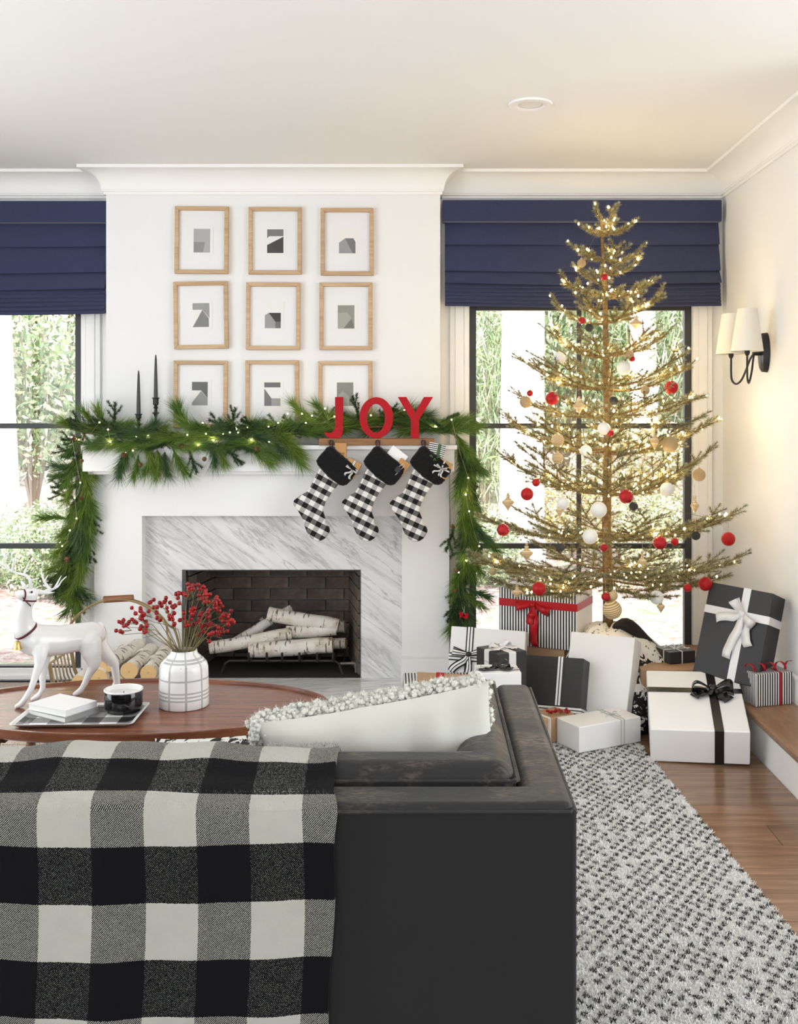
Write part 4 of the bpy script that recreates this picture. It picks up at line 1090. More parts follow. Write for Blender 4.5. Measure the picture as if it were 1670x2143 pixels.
ORN = [
 ('red',1405,811,14.3,'matte red bauble at the right of the tree by the window frame'),('red',1156,834,14,'matte red bauble left of the upper trunk'),
 ('red',1103,1034,13.3,'matte red bauble hanging at the left above two wooden drops'),('red',1524,1128,14.5,'matte red bauble furthest right against the white wall'),
 ('red',1122,1010,8.2,'small matte red bauble just above a larger one on the left'),('red',1412,1134,8,'small red bauble beside a shiny red one low on the right'),
 ('red',1439,1230,8.5,'small red bauble at the bottom right beside a larger red one'),('red',1476,1222,14.6,'red bauble touching the corner of the leaning black gift'),
 ('red',1128,1232,14.6,'red bauble in front of the upright striped gift'),('red',1109,823,6.5,'tiny red bauble half hidden at the left branch tip'),
 ('redg',1323,751,6.3,'tiny red bauble behind a twine ball right of trunk'),('redg',1310,1039,15,'large shiny red bauble right of the trunk, mid tree'),
 ('redg',1277,906,7.8,'small shiny red bauble in front of a white ball'),('redg',1053,1109,13.4,'shiny red bauble furthest left beside the garland'),
 ('redg',1264,1146,8.2,'small shiny red bauble on the lower trunk'),('redg',1381,1136,14.3,'shiny red bauble on a low right branch'),
 ('redg',1268,1249,9.5,'shiny red bauble under the lowest branches at the trunk'),('redg',1265,580,7.6,'small shiny red bauble nearest the tree top'),
 ('redg',1218,671,7.3,'small shiny red bauble at the lower edge of the shade'),
 ('white',1170,750,13.8,'white bauble high on the left against the window'),('white',1305,771,14.6,'cream bauble right of the upper trunk'),
 ('white',1264,897,13.5,'white bauble on the trunk behind a small red one'),('white',1226,944,12.8,'white bauble just left of the trunk, mid tree'),
 ('white',1396,1024,14.6,'white bauble against the window at right'),('white',1178,1053,13.6,'white bauble left of trunk over a wooden drop'),
 ('white',1253,1067,17,'large cream bauble low on the trunk'),('white',1235,1123,16,'large white bauble over the window bar low on the tree'),
 ('white',1374,1250,14.6,'white bauble hanging below the lowest right branch'),
 ('felt',1100,842,12,'twine ball at the left tip below the tiny red bauble'),('felt',1350,817,9.5,'twine ball right of the trunk, upper tree'),
 ('felt',1402,930,17,'large twine ball at the right against the window'),('felt',1463,994,13.3,'twine ball at the right branch tips'),
 ('felt',1031,1196,8,'pale twine ball at the lowest left branch tip'),('felt',1217,551,9.2,'twine ball near the tree top on the left'),('felt',1318,743,8.8,'small twine ball above the cream bauble'),
 ('stripe',1167,921,13.6,'gold striped rope ball, upper of the two on the left'),('stripe',1167,959,12,'gold striped rope ball, lower of the two on the left'),('stripe',1281,1276,20,'large gold striped rope ball hanging lowest at the trunk'),('stripe',1283,1247,10,'small gold rope ball hidden behind the lowest ornaments'),
 ('black',1284,839,9.5,'charcoal bauble on the upper trunk'),('black',1326,1060,9.5,'charcoal bauble beside the large shiny red one'),('black',1456,1121,9.5,'charcoal bauble on the right in front of the window casing'),
 ('black',1172,1146,9.5,'charcoal bauble low on the left over the window bar'),('black',1233,686,8.8,'charcoal bauble just below the shade'),
]
for kind, px, py, rp, desc in ORN: ornament(kind, px, py, rp, desc)
for px, py, w, h, desc in [(1212,850,26,36,'fat wooden drop ornament left of the upper trunk'),(1370,924,18,42,'slender wooden drop ornament beside the large twine ball'),
  (1063,1052,26,36,'fat wooden drop ornament at the left branch tip'),(1171,1069,17,32,'wooden drop ornament under the white bauble'),
  (1454,1059,18,38,'slender wooden drop ornament at far right'),(1102,1158,27,36,'fat wooden drop ornament low on the left'),
  (1344,1177,18,43,'slender wooden drop ornament low right of the trunk'),(1082,1240,23,27,'wooden drop ornament in front of the striped gift'),
  (1383,1270,17,28,'wooden drop ornament below the hanging white bauble'),(1331,677,27,30,'wooden drop ornament near the top right of the tree')]:
    ornament('drop', px, py, w/2, desc, h)
# ------------------------------------------------------------------ mantel garland
gl = thing('mantel_garland', 'green pine garland with cones draped along the mantel and down both sides', 'garland', (-.8, 5.27, MZ))
def spray_mesh(kind, seed):
    global nrng
    nrng = np.random.default_rng(seed); rr = random.Random(seed)
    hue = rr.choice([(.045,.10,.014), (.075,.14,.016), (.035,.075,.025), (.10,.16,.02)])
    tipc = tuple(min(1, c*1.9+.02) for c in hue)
    Vs, Cs = [], []
    if kind == 'long':       # soft pine: long needles brushed forwards
        ln = np.array([[0,0,0],[.05,.0,.004],[.10,.004,.0],[.14,.004,-.008]])
        nn = 300
        Pn, Tn, f = along(ln, nn)
        V, _ = needle_cloud(Pn, Tn, .075+.055*nrng.random(nn), R(10)+R(32)*nrng.random(nn), np.full(nn, .0029))
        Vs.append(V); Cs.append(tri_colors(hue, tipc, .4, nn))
    else:                    # fir: short stiff needles
        ln = np.array([[0,0,0],[.05,.002,.004],[.11,.0,.0],[.16,-.004,-.006]])
        nn = 560
        Pn, Tn, f = along(ln, nn)
        V, _ = needle_cloud(Pn, Tn, .016+.012*nrng.random(nn), R(40)+R(25)*nrng.random(nn), np.full(nn, .0028))
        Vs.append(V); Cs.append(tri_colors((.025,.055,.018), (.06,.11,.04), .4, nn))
        for q, a in ((.05, 1), (.08, -1), (.11, 1)):
            l2 = np.array([[q,0,0],[q+.035,.03*a,.004],[q+.06,.045*a,.0]]); n2 = 160
            Pn, Tn, f = along(l2, n2)
            V, _ = needle_cloud(Pn, Tn, .014+.010*nrng.random(n2), R(40)+R(25)*nrng.random(n2), np.full(n2, .0026)); Vs.append(V); Cs.append(tri_colors((.025,.055,.018), (.06,.11,.04), .4, n2))
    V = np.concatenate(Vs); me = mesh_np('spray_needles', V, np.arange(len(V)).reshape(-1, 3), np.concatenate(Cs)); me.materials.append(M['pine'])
    return me
LONG = [spray_mesh('long', s) for s in range(11, 19)]; FIR = [spray_mesh('fir', s) for s in range(31, 36)]
def euler_to(d, roll):
    d = Vector(d).normalized(); q = d.to_track_quat('X', 'Z')
    return (q @ Euler((roll, 0, 0)).to_quaternion()).to_euler()
grr = random.Random(5)
def put(kind, p, d, sc=1.0):
    me = grr.choice(LONG if kind == 'long' else FIR)
    o = bpy.data.objects.new('pine_spray' if kind == 'long' else 'fir_sprig', me); link(o, gl); o['kind'] = 'stuff'
    o.location = Vector(p)-gl.location; o.rotation_euler = euler_to(d, grr.uniform(0, 6.28)); o.scale = (sc,)*3
# stem path
def wp(px, py, y): return P(px, py, y)
path_left = [wp(178, 905, 5.27), wp(160, 960, 5.28), wp(172, 1020, 5.29), wp(168, 1080, 5.29), wp(150, 1140, 5.28), wp(143, 1190, 5.28), wp(155, 1240, 5.28)]
path_left2 = [wp(180, 1020, 5.29), wp(186, 1090, 5.29), wp(180, 1160, 5.28), wp(160, 1200, 5.28)]
path_top = [wp(178, 905, 5.27), wp(240, 914, 5.24), wp(330, 924, 5.20), wp(420, 918, 5.20), wp(500, 914, 5.20), wp(580, 914, 5.20), wp(660, 902, 5.25), wp(740, 895, 5.29), wp(820, 892, 5.30), wp(900, 900, 5.28), wp(950, 905, 5.26)]
path_right = [wp(950, 905, 5.26), wp(972, 950, 5.27), wp(975, 1020, 5.29), wp(985, 1090, 5.29), wp(980, 1150, 5.29), wp(965, 1220, 5.29), wp(958, 1295, 5.29)]
m = MB()
for pth in (path_left, path_left2, path_top, path_right): m.tube(pth, .006, 6)
obj('stem', m, M['bark'], gl, world=True, smooth=True)
def walk(path, n):
    out = []
    for i in range(n):
        f = (i+.5)/n*(len(path)-1); k = min(int(f), len(path)-2)
        out.append((Vector(path[k]).lerp(Vector(path[k+1]), f-k), (Vector(path[k+1])-Vector(path[k])).normalized()))
    return out
for i, (p, t) in enumerate(walk(path_top, 84)):
    s_ = grr.choice((-1, 1)); px = 890+p.x*FPX/p.y
    lowp = px > 590 and px < 915           # behind the letters: keep the sprays back from the stocking holder
    up = grr.uniform(-.10, .45); fw = grr.uniform(-.5, .05) if not lowp else grr.uniform(-.02, .10)
    d = Vector((s_*grr.uniform(.6, 1), fw*.8, up))
    if lowp: p = p+Vector((0, .012, .012))
    put('long', p+Vector((0, grr.uniform(-.015,.015), grr.uniform(-.012,.02))), d, grr.uniform(.7, 1.05))
    if i % 2 == 0: put('fir', p+Vector((0, grr.uniform(-.02,.01) if not lowp else .02, grr.uniform(-.01,.025))), Vector((-s_*grr.uniform(.6,1), grr.uniform(-.4,.1) if not lowp else .05, grr.uniform(.0,.6))), grr.uniform(.65, .95))
# sprays hanging over the front of the shelf
for px, py, dx, dz, kd in [(215,905,-.2,.9,'long'),(200,900,-.5,.8,'long'),(265,945,-.35,-1,'long'),(290,950,-.1,-1,'long'),(275,925,-.3,-1,'long'),(330,940,.05,-1,'long'),(345,945,.1,-1,'long'),(320,945,-.25,-1,'fir'),(360,935,.5,-1,'fir'),(300,930,.4,-.8,'fir'),
    (395,940,.35,-1,'fir'),(455,925,.35,-1,'long'),(440,915,.2,-1,'long'),(470,935,.7,-.7,'fir'),(530,925,.9,-.6,'long'),(520,930,.8,-.75,'long'),(570,920,.75,-.8,'long'),(580,915,.8,-.6,'long'),(590,915,.8,-.55,'long'),(600,925,.4,-.6,'fir'),
    (390,900,-.4,.9,'long'),(400,905,-.5,.8,'long'),(240,895,.0,1,'fir'),(650,880,-.7,.6,'long'),(690,885,-.5,.7,'long'),(750,880,-.2,1,'fir'),(480,905,.2,.8,'fir')]:
    y = 5.19 if dz < 0 else 5.25
    if kd == 'fir' and dz < 0 and px % 20 == 0: kd = 'long'
    put(kd, wp(px, py, y), Vector((dx, -.12 if dz < 0 else 0, dz)), grr.uniform(.75, 1.0) if kd == 'long' else .8)
for k in range(23):
    px = 215+17*k+grr.uniform(-5,5); s_ = grr.choice((-1, 1)) if px < 500 else -1
    put('long' if k % 3 else 'fir', wp(px, 928+grr.uniform(-6,5), 5.185), Vector((s_*1.0, -.10, grr.uniform(-.35,.10))), grr.uniform(.6,.85))
for path, n_, spread in ((path_left, 30, .9), (path_left2, 16, .35), (path_right, 46, .45)):
    for i, (p, t) in enumerate(walk(path, n_)):
        s_ = grr.choice((-1, 1)); rt = path is path_right
        d = t+Vector((s_*grr.uniform(.1, spread)+(.12 if rt else -.15), grr.uniform(-.5,.05), grr.uniform(-.3, .25)))
        put('long', p+Vector((grr.uniform(-.02,.02), grr.uniform(-.02,.01), 0)), d, grr.uniform(.65, 1.0))
        if i % 2 == 0: put('fir', p, t+Vector((-s_*grr.uniform(.2, spread), grr.uniform(-.5,.1), grr.uniform(-.2,.4))), grr.uniform(.55, .9))
for px, py, dx, dz, kd in [(185,930,-1,.25,'fir'),(172,960,-1,.5,'fir'),(165,985,-1,.25,'long'),(168,992,-1,-.1,'long'),(165,1020,-1,.05,'fir'),(165,1045,-1,.3,'fir'),(140,1085,-1,.12,'long'),(150,1200,-.4,-1,'fir'),(160,1225,.1,-1,'fir'),(145,1190,-.7,-.9,'fir'),(990,1100,.7,-.7,'long'),(1000,1120,.8,-.6,'long'),(975,1230,.8,-.35,'long'),(965,1240,.9,-.5,'long'),(960,1250,-.4,-.8,'fir'),(955,1250,.05,-1,'fir'),(950,1100,-.3,-1,'fir')]:
    put(kd, wp(px, py, 5.25), Vector((dx, -.15, dz)), .85)
# cones
n = N('pine_cone', (.16,.075,.03), .75, spec=.25); n.set('Base Color', n.ramp(n.noise(90, 3), [(.3, (.08,.035,.014)), (.7, (.27,.14,.065))])); M['cone'] = n.m
pr = []
for k in range(14):
    f = k/13; r_ = .011*math.sin(math.pi*(.08+.9*f))**.8
    pr += [(r_*.8, .032*f), (r_*1.12, .032*f+.0012)]
cone_me = mesh_of('pine_cone', MB().lathe(pr, 12)); cone_me.materials.append(M['cone'])
for px, py in [(265,950),(290,972),(427,957),(540,940),(385,935),(150,918),(172,965),(168,1048),(145,1172),(950,1100),(958,1192),(955,1233),(600,918)]:
    o = bpy.data.objects.new('pine_cone', cone_me); link(o, gl); o.location = wp(px, py, 5.165)-gl.location; o.rotation_euler = (grr.uniform(0,6), grr.uniform(0,6), 0); o.scale = (grr.uniform(.8,1.15),)*3
# little red heart at the foot of the right-hand drop
hp = [(0,-1),(.55,-.45),(.95,.1),(1,.45),(.8,.75),(.45,.8),(.12,.62),(0,.42),(-.12,.62),(-.45,.8),(-.8,.75),(-1,.45),(-.95,.1),(-.55,-.45)]
for px, py, a in ((966, 1287, 25), (975, 1290, -20)):
    c = wp(px, py, 5.2)
    t = thing('heart_ornament', 'small red heart ornament at the garland end, %s one' % ('left' if a > 0 else 'right'), 'ornament', c, (0, R(a), 0), 'red hearts on the garland')
    obj('heart', MB().prism([(x*.017, z*.017) for x, z in hp], -.003, .003), M['letter'], t, bevel=.0015, seg=2)
    obj('hanger', MB().tube([(0,0,.008),(.002,.002,.03),(-.002,.02,.045)], .0006, 4), M['cord_white'], t)
# micro lights on the garland
ml = thing('garland_lights', 'thin wire micro lights wound through the mantel garland', 'string lights', (-.8, 5.27, MZ))
LPX = [(130,1143),(146,1110),(160,1085),(156,1042),(168,1010),(150,915),(165,920),(208,884),(226,899),(231,925),(262,948),(278,943),(310,912),(285,913),(392,910),(415,932),(424,885),(431,908),(447,922),(467,908),(481,905),(495,898),(498,905),(517,895),(526,921),(562,893),(563,925),(582,885),(602,866),(632,866),(653,870),(680,855),(640,885),(700,872),(776,869),(846,858),(912,893),(945,878),(980,1000),(975,1035),(982,1070),(1003,1143),(976,1173),(960,1198)]
mic = mesh_of('bulb', MB().sphere((0,0,0), 1, 8, 6)); mic.materials.append(M['led2'])
prev = None; m = MB()
for i, (px, py) in enumerate(LPX):
    y = 5.17 if py > 880 and px < 660 else (5.25 if 660 < px < 920 else 5.20)
    c = wp(px, py, y)-ml.location
    o = bpy.data.objects.new('bulb', mic); link(o, ml); o.location = c; o.scale = (.0036,)*3
    wl2 = [] if prev is None else wl2+[prev, (prev+c)/2+Vector((0,.01,-.02))]
    prev = c
    if i % 3 == 0:
        l = bpy.data.lights.new('bulb_glow', 'POINT'); l.energy = .16; l.color = (1, .74, .38); l.shadow_soft_size = .004
        q = bpy.data.objects.new('bulb_glow', l); link(q, ml); q.location = c+Vector((0,-.004,.004))
m.tube(wl2+[prev], .0007, 4)
obj('wire', m, plain('silver_wire', (.5,.48,.42), .35, .8), ml)
nrng = np.random.default_rng(99)

# ------------------------------------------------------------------ logs
def birch(name):
    n = N(name, (.7,.66,.6), .75, spec=.25)
    v = n.coord()
    a = n.noise(1, 5, n.mapping(v, scale=(16, 60, 60)), .6, .2)      # lenticels run round the log (log axis = local x)
    b = n.noise(1, 4, n.mapping(v, loc=(2,1,3), scale=(9, 14, 14)), .6)
    s = n.noise(1, 3, n.mapping(v, loc=(5,1,3), scale=(60, 12, 12)), .6)
    c = n.ramp(b, [(.32, (.42,.32,.22)), (.48, (.70,.64,.56)), (.7, (.80,.77,.71))])
    c = n.mix(n.math('MULTIPLY', n.math('GREATER_THAN', s, .60), .85), c, (.10,.075,.055))
    c = n.mix(n.math('MULTIPLY', n.math('GREATER_THAN', a, .66), .9), c, (.03,.025,.02))
    n.set('Base Color', c); n.bump(s, .4, .004); return n.m
M['birch'] = birch('birch_bark')
n = N('cut_wood', (.72,.5,.25), .7, spec=.2); s_ = n.sep(n.coord())
rr_ = n.math('SQRT', n.math('ADD', n.math('MULTIPLY', s_[1], s_[1]), n.math('MULTIPLY', s_[2], s_[2])))
n.set('Base Color', n.mix(.6, n.ramp(n.math('FRACT', n.math('MULTIPLY', n.math('ADD', rr_, n.math('MULTIPLY', n.noise(12, 3), .01)), 170)), [(0, (.60,.36,.14)), (1, (.76,.54,.28))]), n.ramp(rr_, [(0, (.35,.16,.05)), (.008, (.72,.50,.24)), (1, (.74,.55,.32))]))); M['cut'] = n.m
lrng = random.Random(3)
def log(label, a, b, r_, group):
    a, b = Vector(a), Vector(b); L = (b-a).length; d = (b-a).normalized()
    t = thing('birch_log', label, 'log', a, d.to_track_quat('X', 'Z').to_euler(), group)
    K = 12; V = []; Fs = []; nn = 20; ph = lrng.uniform(0, 6)
    for k in range(K+1):
        for j in range(nn):
            q = 2*math.pi*j/nn; rr = r_*(1+.035*math.sin(2*q+ph)+.02*math.sin(k*1.7+ph)+.015*math.sin(3*q+k))
            V.append((L*k/K, rr*math.cos(q), rr*math.sin(q)+.006*math.sin(math.pi*k/K*1.3+ph)))
    for k in range(K):
        for j in range(nn): Fs.append((k*nn+j, k*nn+(j+1) % nn, (k+1)*nn+(j+1) % nn, (k+1)*nn+j))
    obj('bark', MB().add(V, Fs), M['birch'], t, smooth=True, ang=80)
    for k, x in ((0, .001), (K, L-.001)):
        e = MB(); ring = V[k*nn:(k+1)*nn]; e.add([(x, y*.985, z) for _, y, z in ring]+[(x+(-.0015 if k == 0 else .0015), 0, ring[0][2]*0)], [(j, (j+1) % nn, nn) for j in range(nn)])
        o = obj('cut_end', e, M['cut'], t)
    # a curl of loose bark and two branch scars
    kx = lrng.uniform(.25, .7)*L
    obj('bark_curl', MB().strip([(kx, r_*1.03*math.cos(q), r_*1.03*math.sin(q)+.004*k) for k, q in enumerate([R(40+16*i) for i in range(5)])], Vector((1,0,.2)), .02), M['birch'], t, solid=.0012)
    return t
LB = 'birch logs in the firewood basket'
for lb, a, b, r_ in [
    ('birch log lying highest at the back of the basket', P(224,1392,4.93), P(290,1350,5.24), .040),
    ('birch log with round cut end in the middle of the basket', P(270,1406,4.90), P(317,1362,5.22), .042),
    ('birch log with dark heart nearest the vase in the basket', P(310,1408,4.90), P(352,1362,5.22), .041),
    ('birch log with wide cut end low on the left of the basket', P(207,1419,4.92), P(255,1380,5.22), .043),
    ('birch log showing a narrow cut end behind the deer hind leg', P(243,1430,4.94), P(290,1400,5.22), .037),
    ('birch log with bark upwards at the left edge of the basket', P(165,1428,4.92), P(215,1392,5.2), .036),
    ('birch log at the bottom of the basket under the round one', P(290,1440,4.95), P(330,1412,5.2), .034)]:
    a, b = Vector(a), Vector(b); a.z = max(a.z, .035+r_); b.z = max(b.z, .035+r_)
    log(lb, a, b, r_, LB)
FBL = 'birch logs in the fireplace'
def fz(px, py, y): return P(px, py, y)
for lb, a, b, r_ in [
    ('short birch log lying in front on the grate', fz(522,1358,5.50), fz(696,1352,5.50), .042),
    ('long birch log slanting up on the left of the fire', fz(438,1354,5.50), fz(610,1328,5.56), .034),
    ('birch log lying across behind the slanting one', fz(600,1322,5.58), fz(704,1318,5.58), .034),
    ('thick birch log on top of the pile in the fire', fz(562,1282,5.60), fz(708,1312,5.58), .038),
    ('thin birch log sticking up behind the pile in the fire', fz(490,1342,5.66), fz(612,1276,5.70), .026),
    ('dark-barked birch log end low at the right of the fire', fz(560,1345,5.66), fz(724,1345,5.60), .030),
    ('birch log end pointing right under the top log', fz(640,1316,5.68), fz(722,1312,5.66), .032)]:
    log(lb, a, b, r_, FBL)
gr = thing('fire_grate', 'black iron fire grate holding the birch logs', 'fire grate', (-.78, 5.5, FZ0))
zb = P(600, 1383, 5.47).z
obj('front_bar', MB().tube([P(462,1415,5.47), P(472,1388,5.47), P(480,1383,5.47), P(700,1383,5.47), P(709,1388,5.47), P(719,1417,5.46)], .0075, 8), M['iron'], gr, world=True, smooth=True)
for px in (522, 560, 592, 628, 665, 698):
    c = P(px, 1383, 5.47)
    obj('tine', MB().tube([(c.x, 5.72, zb-.004), (c.x, 5.50, zb-.004), (c.x, 5.455, zb), (c.x, 5.444, zb+.02), (c.x, 5.441, zb+.05)], [.006,.006,.007,.0075,.0065], 7), M['iron'], gr, world=True, smooth=True)
obj('rear_bar', MB().tube([(P(470,1383,5.47).x, 5.72, FZ0+.001), (P(472,1383,5.47).x, 5.72, zb-.01), (P(712,1383,5.47).x, 5.72, zb-.01), (P(714,1383,5.47).x, 5.72, FZ0+.001)], .0075, 8), M['iron'], gr, world=True, smooth=True)
gp = thing('gas_pipe', 'grey elbowed gas pipe at the right of the firebox', 'pipe', (-.40, 5.46, FZ0))
obj('pipe_run', MB().tube([P(712,1389,5.52), P(738,1388,5.50)], .009, 10).tube([P(745,1393,5.50), P(746,1416,5.50)], .009, 10), plain('grey_pipe', (.20,.18,.175), .5, .6), gp, world=True, smooth=True)
obj('pipe_elbow', MB().tube([P(735,1388,5.50), P(742,1388,5.50), P(745,1391,5.50), P(745,1397,5.50)], .013, 10), plain('grey_elbow', (.22,.19,.18), .5, .6), gp, world=True, smooth=True)

# ------------------------------------------------------------------ firewood basket
bc = Vector(P(248, 1420, 5.07)); bc.z = .0205
bk = thing('firewood_basket', 'brass slatted firewood basket with wooden grip standing on the hearth', 'basket', bc)
def hoop(y, r_=.006):
    m = MB()
    zc, a, b = .235, .285, .21
    zt = P(255, 1255, 5.07).z-bc.z
    pts = [(-.285,y,.19),(-.27,y,.09),(-.245,y,.03),(-.20,y,.006),(0,y,.006),(.20,y,.006),(.245,y,.03),(.27,y,.09),(.285,y,.19)]
    m.tube(pts, r_, 8)
    return m
for y in (-.16, .16): obj('rim_bar', hoop(y), M['brass'], bk, smooth=True)
for s_ in (-1, 1):
    for k in range(7):
        y = -.135+.27*k/6
        obj('slat', MB().tube([(s_*.285,y,.185),(s_*.268,y,.09),(s_*.242,y,.03),(s_*.20,y,.008)], .0042, 6), M['brass'], bk, smooth=True)
    obj('top_rail', MB().tube([(s_*.285,-.16,.19),(s_*.285,.16,.19)], .006, 8), M['brass'], bk, smooth=True)
for k in range(7):
    obj('slat', MB().box((-.20, -.14+.28*k/6-.006, .006), (.20, -.14+.28*k/6+.006, .010)), M['brass'], bk)
zt = P(255, 1253, 5.07).z-bc.z
for y in (-.012, .012):
    pts = [(.285*math.cos(a), y*(1 if abs(math.cos(a)) < .9 else 6*abs(math.cos(a))), .19+(zt-.19)*math.sin(a)) for a in [math.pi*k/28 for k in range(29)]]
    obj('handle_arch', MB().tube(pts, .0055, 8), M['brass'], bk, smooth=True)
obj('grip', MB().tube([(-.072,0,zt-.004),(.072,0,zt+.004)], .017, 16), M['grip'], bk, smooth=True)
# ------------------------------------------------------------------ oval coffee table
TZ = .42; TC = (-.978, 3.48); TA, TB = .646, .328
ct = thing('coffee_table', 'oval walnut coffee table with raised rim in front of the fireplace', 'table', (TC[0], TC[1], 0))
def ell(a, b, z, n=96): return [(a*math.cos(2*math.pi*k/n), b*math.sin(2*math.pi*k/n), z) for k in range(n)]
def stack(rings):
    m = MB(); n_ = len(rings[0]); V = [p for r_ in rings for p in r_]; Fs = []
    for j in range(len(rings)-1):
        for k in range(n_): Fs.append((j*n_+k, j*n_+(k+1) % n_, (j+1)*n_+(k+1) % n_, (j+1)*n_+k))
    Fs.append(tuple(range(n_-1,-1,-1))); Fs.append(tuple((len(rings)-1)*n_+k for k in range(n_)))
    return m.add(V, Fs)
obj('table_top', stack([ell(TA-.05,TB-.05,TZ-.032), ell(TA-.015,TB-.015,TZ-.026), ell(TA-.012,TB-.012,TZ)]), M['walnut'], ct, smooth=True, ang=30)
rm = MB(); n_ = 96
rs = [ell(TA-.012,TB-.012,TZ-.028), ell(TA+.002,TB+.002,TZ-.020), ell(TA+.006,TB+.006,TZ+.004), ell(TA+.004,TB+.004,TZ+.009), ell(TA-.006,TB-.006,TZ+.009), ell(TA-.012,TB-.012,TZ+.0008)]
V = [p for r_ in rs for p in r_]; Fs = []
for j in range(6):
    for k in range(n_): Fs.append((j*n_+k, j*n_+(k+1) % n_, ((j+1) % 6)*n_+(k+1) % n_, ((j+1) % 6)*n_+k))
obj('table_rim', rm.add(V, Fs), M['walnut'], ct, smooth=True, ang=40)
for sx in (-1, 1):
    for sy in (-1, 1):
        obj('leg', MB().tube([(sx*.40, sy*.17, TZ-.03), (sx*.47, sy*.21, .012)], [.020,.012], 12), M['walnut'], ct, smooth=True)
obj('apron', MB().box((-.38,-.012,TZ-.07),(.38,.012,TZ-.03)).box((-.40,-.17,TZ-.07),(-.376,.17,TZ-.03)).box((.376,-.17,TZ-.07),(.40,.17,TZ-.03)), M['walnut'], ct)

# ------------------------------------------------------------------ white deer figurine
zw = 5.954
def D(u, v, d): return P(u/zw, 1140+v/zw, d)
dr = thing('deer_figurine', 'glossy white standing deer figurine with antlers on the coffee table', 'figurine', (-1.27, 3.57, TZ))
cap = []
def limb(pts):
    """(u, v, depth, radius in crop units)"""
    q = [(D(u, v, d), r_*d/FPX/zw) for u, v, d, r_ in pts]
    for (a, ra), (b, rb) in zip(q[:-1], q[1:]): cap.append((a, ra, b, rb))
limb([(330,1190,3.500,150),(440,1190,3.515,200),(720,1192,3.565,188),(950,1155,3.61,178),(1130,1122,3.645,165),(1190,1110,3.66,130)])
limb([(380,1120,3.505,165),(300,1040,3.49,140),(282,920,3.48,112),(292,800,3.475,102),(330,700,3.475,100)])
limb([(350,690,3.478,92),(385,620,3.48,92),(320,625,3.465,80),(255,625,3.45,58),(232,612,3.447,50)])
limb([(500,1300,3.49,110),(505,1400,3.48,82),(490,1500,3.475,62),(440,1640,3.47,47),(390,1790,3.465,40),(320,1910,3.463,40)])
limb([(560,1330,3.55,95),(555,1450,3.55,62),(540,1580,3.55,48),(528,1680,3.548,42),(535,1780,3.547,36),(500,1860,3.546,36)])
limb([(1120,1220,3.61,150),(1140,1330,3.605,128),(1165,1430,3.605,96),(1175,1500,3.605,70),(1120,1590,3.606,52),(1075,1690,3.607,42),(1020,1800,3.608,38)])
limb([(1200,1220,3.68,120),(1290,1340,3.69,100),(1380,1430,3.70,76),(1425,1480,3.705,60),(1440,1580,3.71,52),(1452,1680,3.715,45)])
limb([(1240,1020,3.68,62),(1295,1120,3.69,46),(1325,1200,3.70,20)])
# hooves standing on the table
def hoof(u, d, tow, rr=44):
    c = D(u, 0, d); c.z = TZ
    r_ = rr*d/FPX/zw
    return c, r_, tow
HV = [hoof(268, 3.462, (-.022,-.008)), hoof(462, 3.545, (-.022,-.006)), hoof(985, 3.608, (-.022,-.006)), hoof(1462, 3.718, (-.018,-.006))]
ends = [cap[-1]]
lg = {0: (320,1910,3.463,40), 1: (500,1860,3.546,36), 2: (1020,1800,3.608,38), 3: (1452,1680,3.715,45)}
for i, (c, r_, tow) in enumerate(HV):
    u, v, d, q = lg[i]
    a = D(u, v, d)
    cap.append((a, q*d/FPX/zw, c+Vector((0,0,r_*1.1)), r_*.95)); cap.append((c+Vector((0,0,r_*1.0)), r_*.95, c+Vector((tow[0]*.6, tow[1], r_*.55)), r_*.75))
m = MB()
for a, ra, b, rb in cap:
    # capsule with rounded ends
    ax = (b-a); L = ax.length
    q = ax.to_track_quat('Z', 'Y').to_matrix() if L > 1e-6 else Matrix.Identity(3)
    pr = [(max(1e-5, ra*math.sin(f)), -ra*math.cos(f)) for f in [R(90)*k/5 for k in range(6)]]+[(max(1e-5, rb*math.cos(f)), L+rb*math.sin(f)) for f in [R(90)*k/5 for k in range(6)]]
    m.lathe(pr, 16, a, q)
body = obj('body', m, M['white_ceramic'], dr, world=True, smooth=True)
rmod = body.modifiers.new('remesh', 'REMESH'); rmod.mode = 'VOXEL'; rmod.voxel_size = .0042; rmod.use_smooth_shade = True
smod = body.modifiers.new('smooth', 'SMOOTH'); smod.factor = .5; smod.iterations = 9
def dtube(pts, d0, d1, r0, r1):
    n_ = len(pts); P3 = []
    raw = [D(u, v, d0+(d1-d0)*i/(n_-1)) for i, (u, v) in enumerate(pts)]
    out = []
    for i in range(n_-1):
        p0, p1, p2, p3 = raw[max(i-1,0)], raw[i], raw[i+1], raw[min(i+2,n_-1)]
        for k in range(6):
            t_ = k/6; out.append(.5*((2*p1)+(-p0+p2)*t_+(2*p0-5*p1+4*p2-p3)*t_*t_+(-p0+3*p1-3*p2+p3)*t_**3))
    out.append(raw[-1]); sc_ = 3.45/FPX/zw
    return out, [(r0+(r1-r0)*i/(len(out)-1))*sc_ for i in range(len(out))]
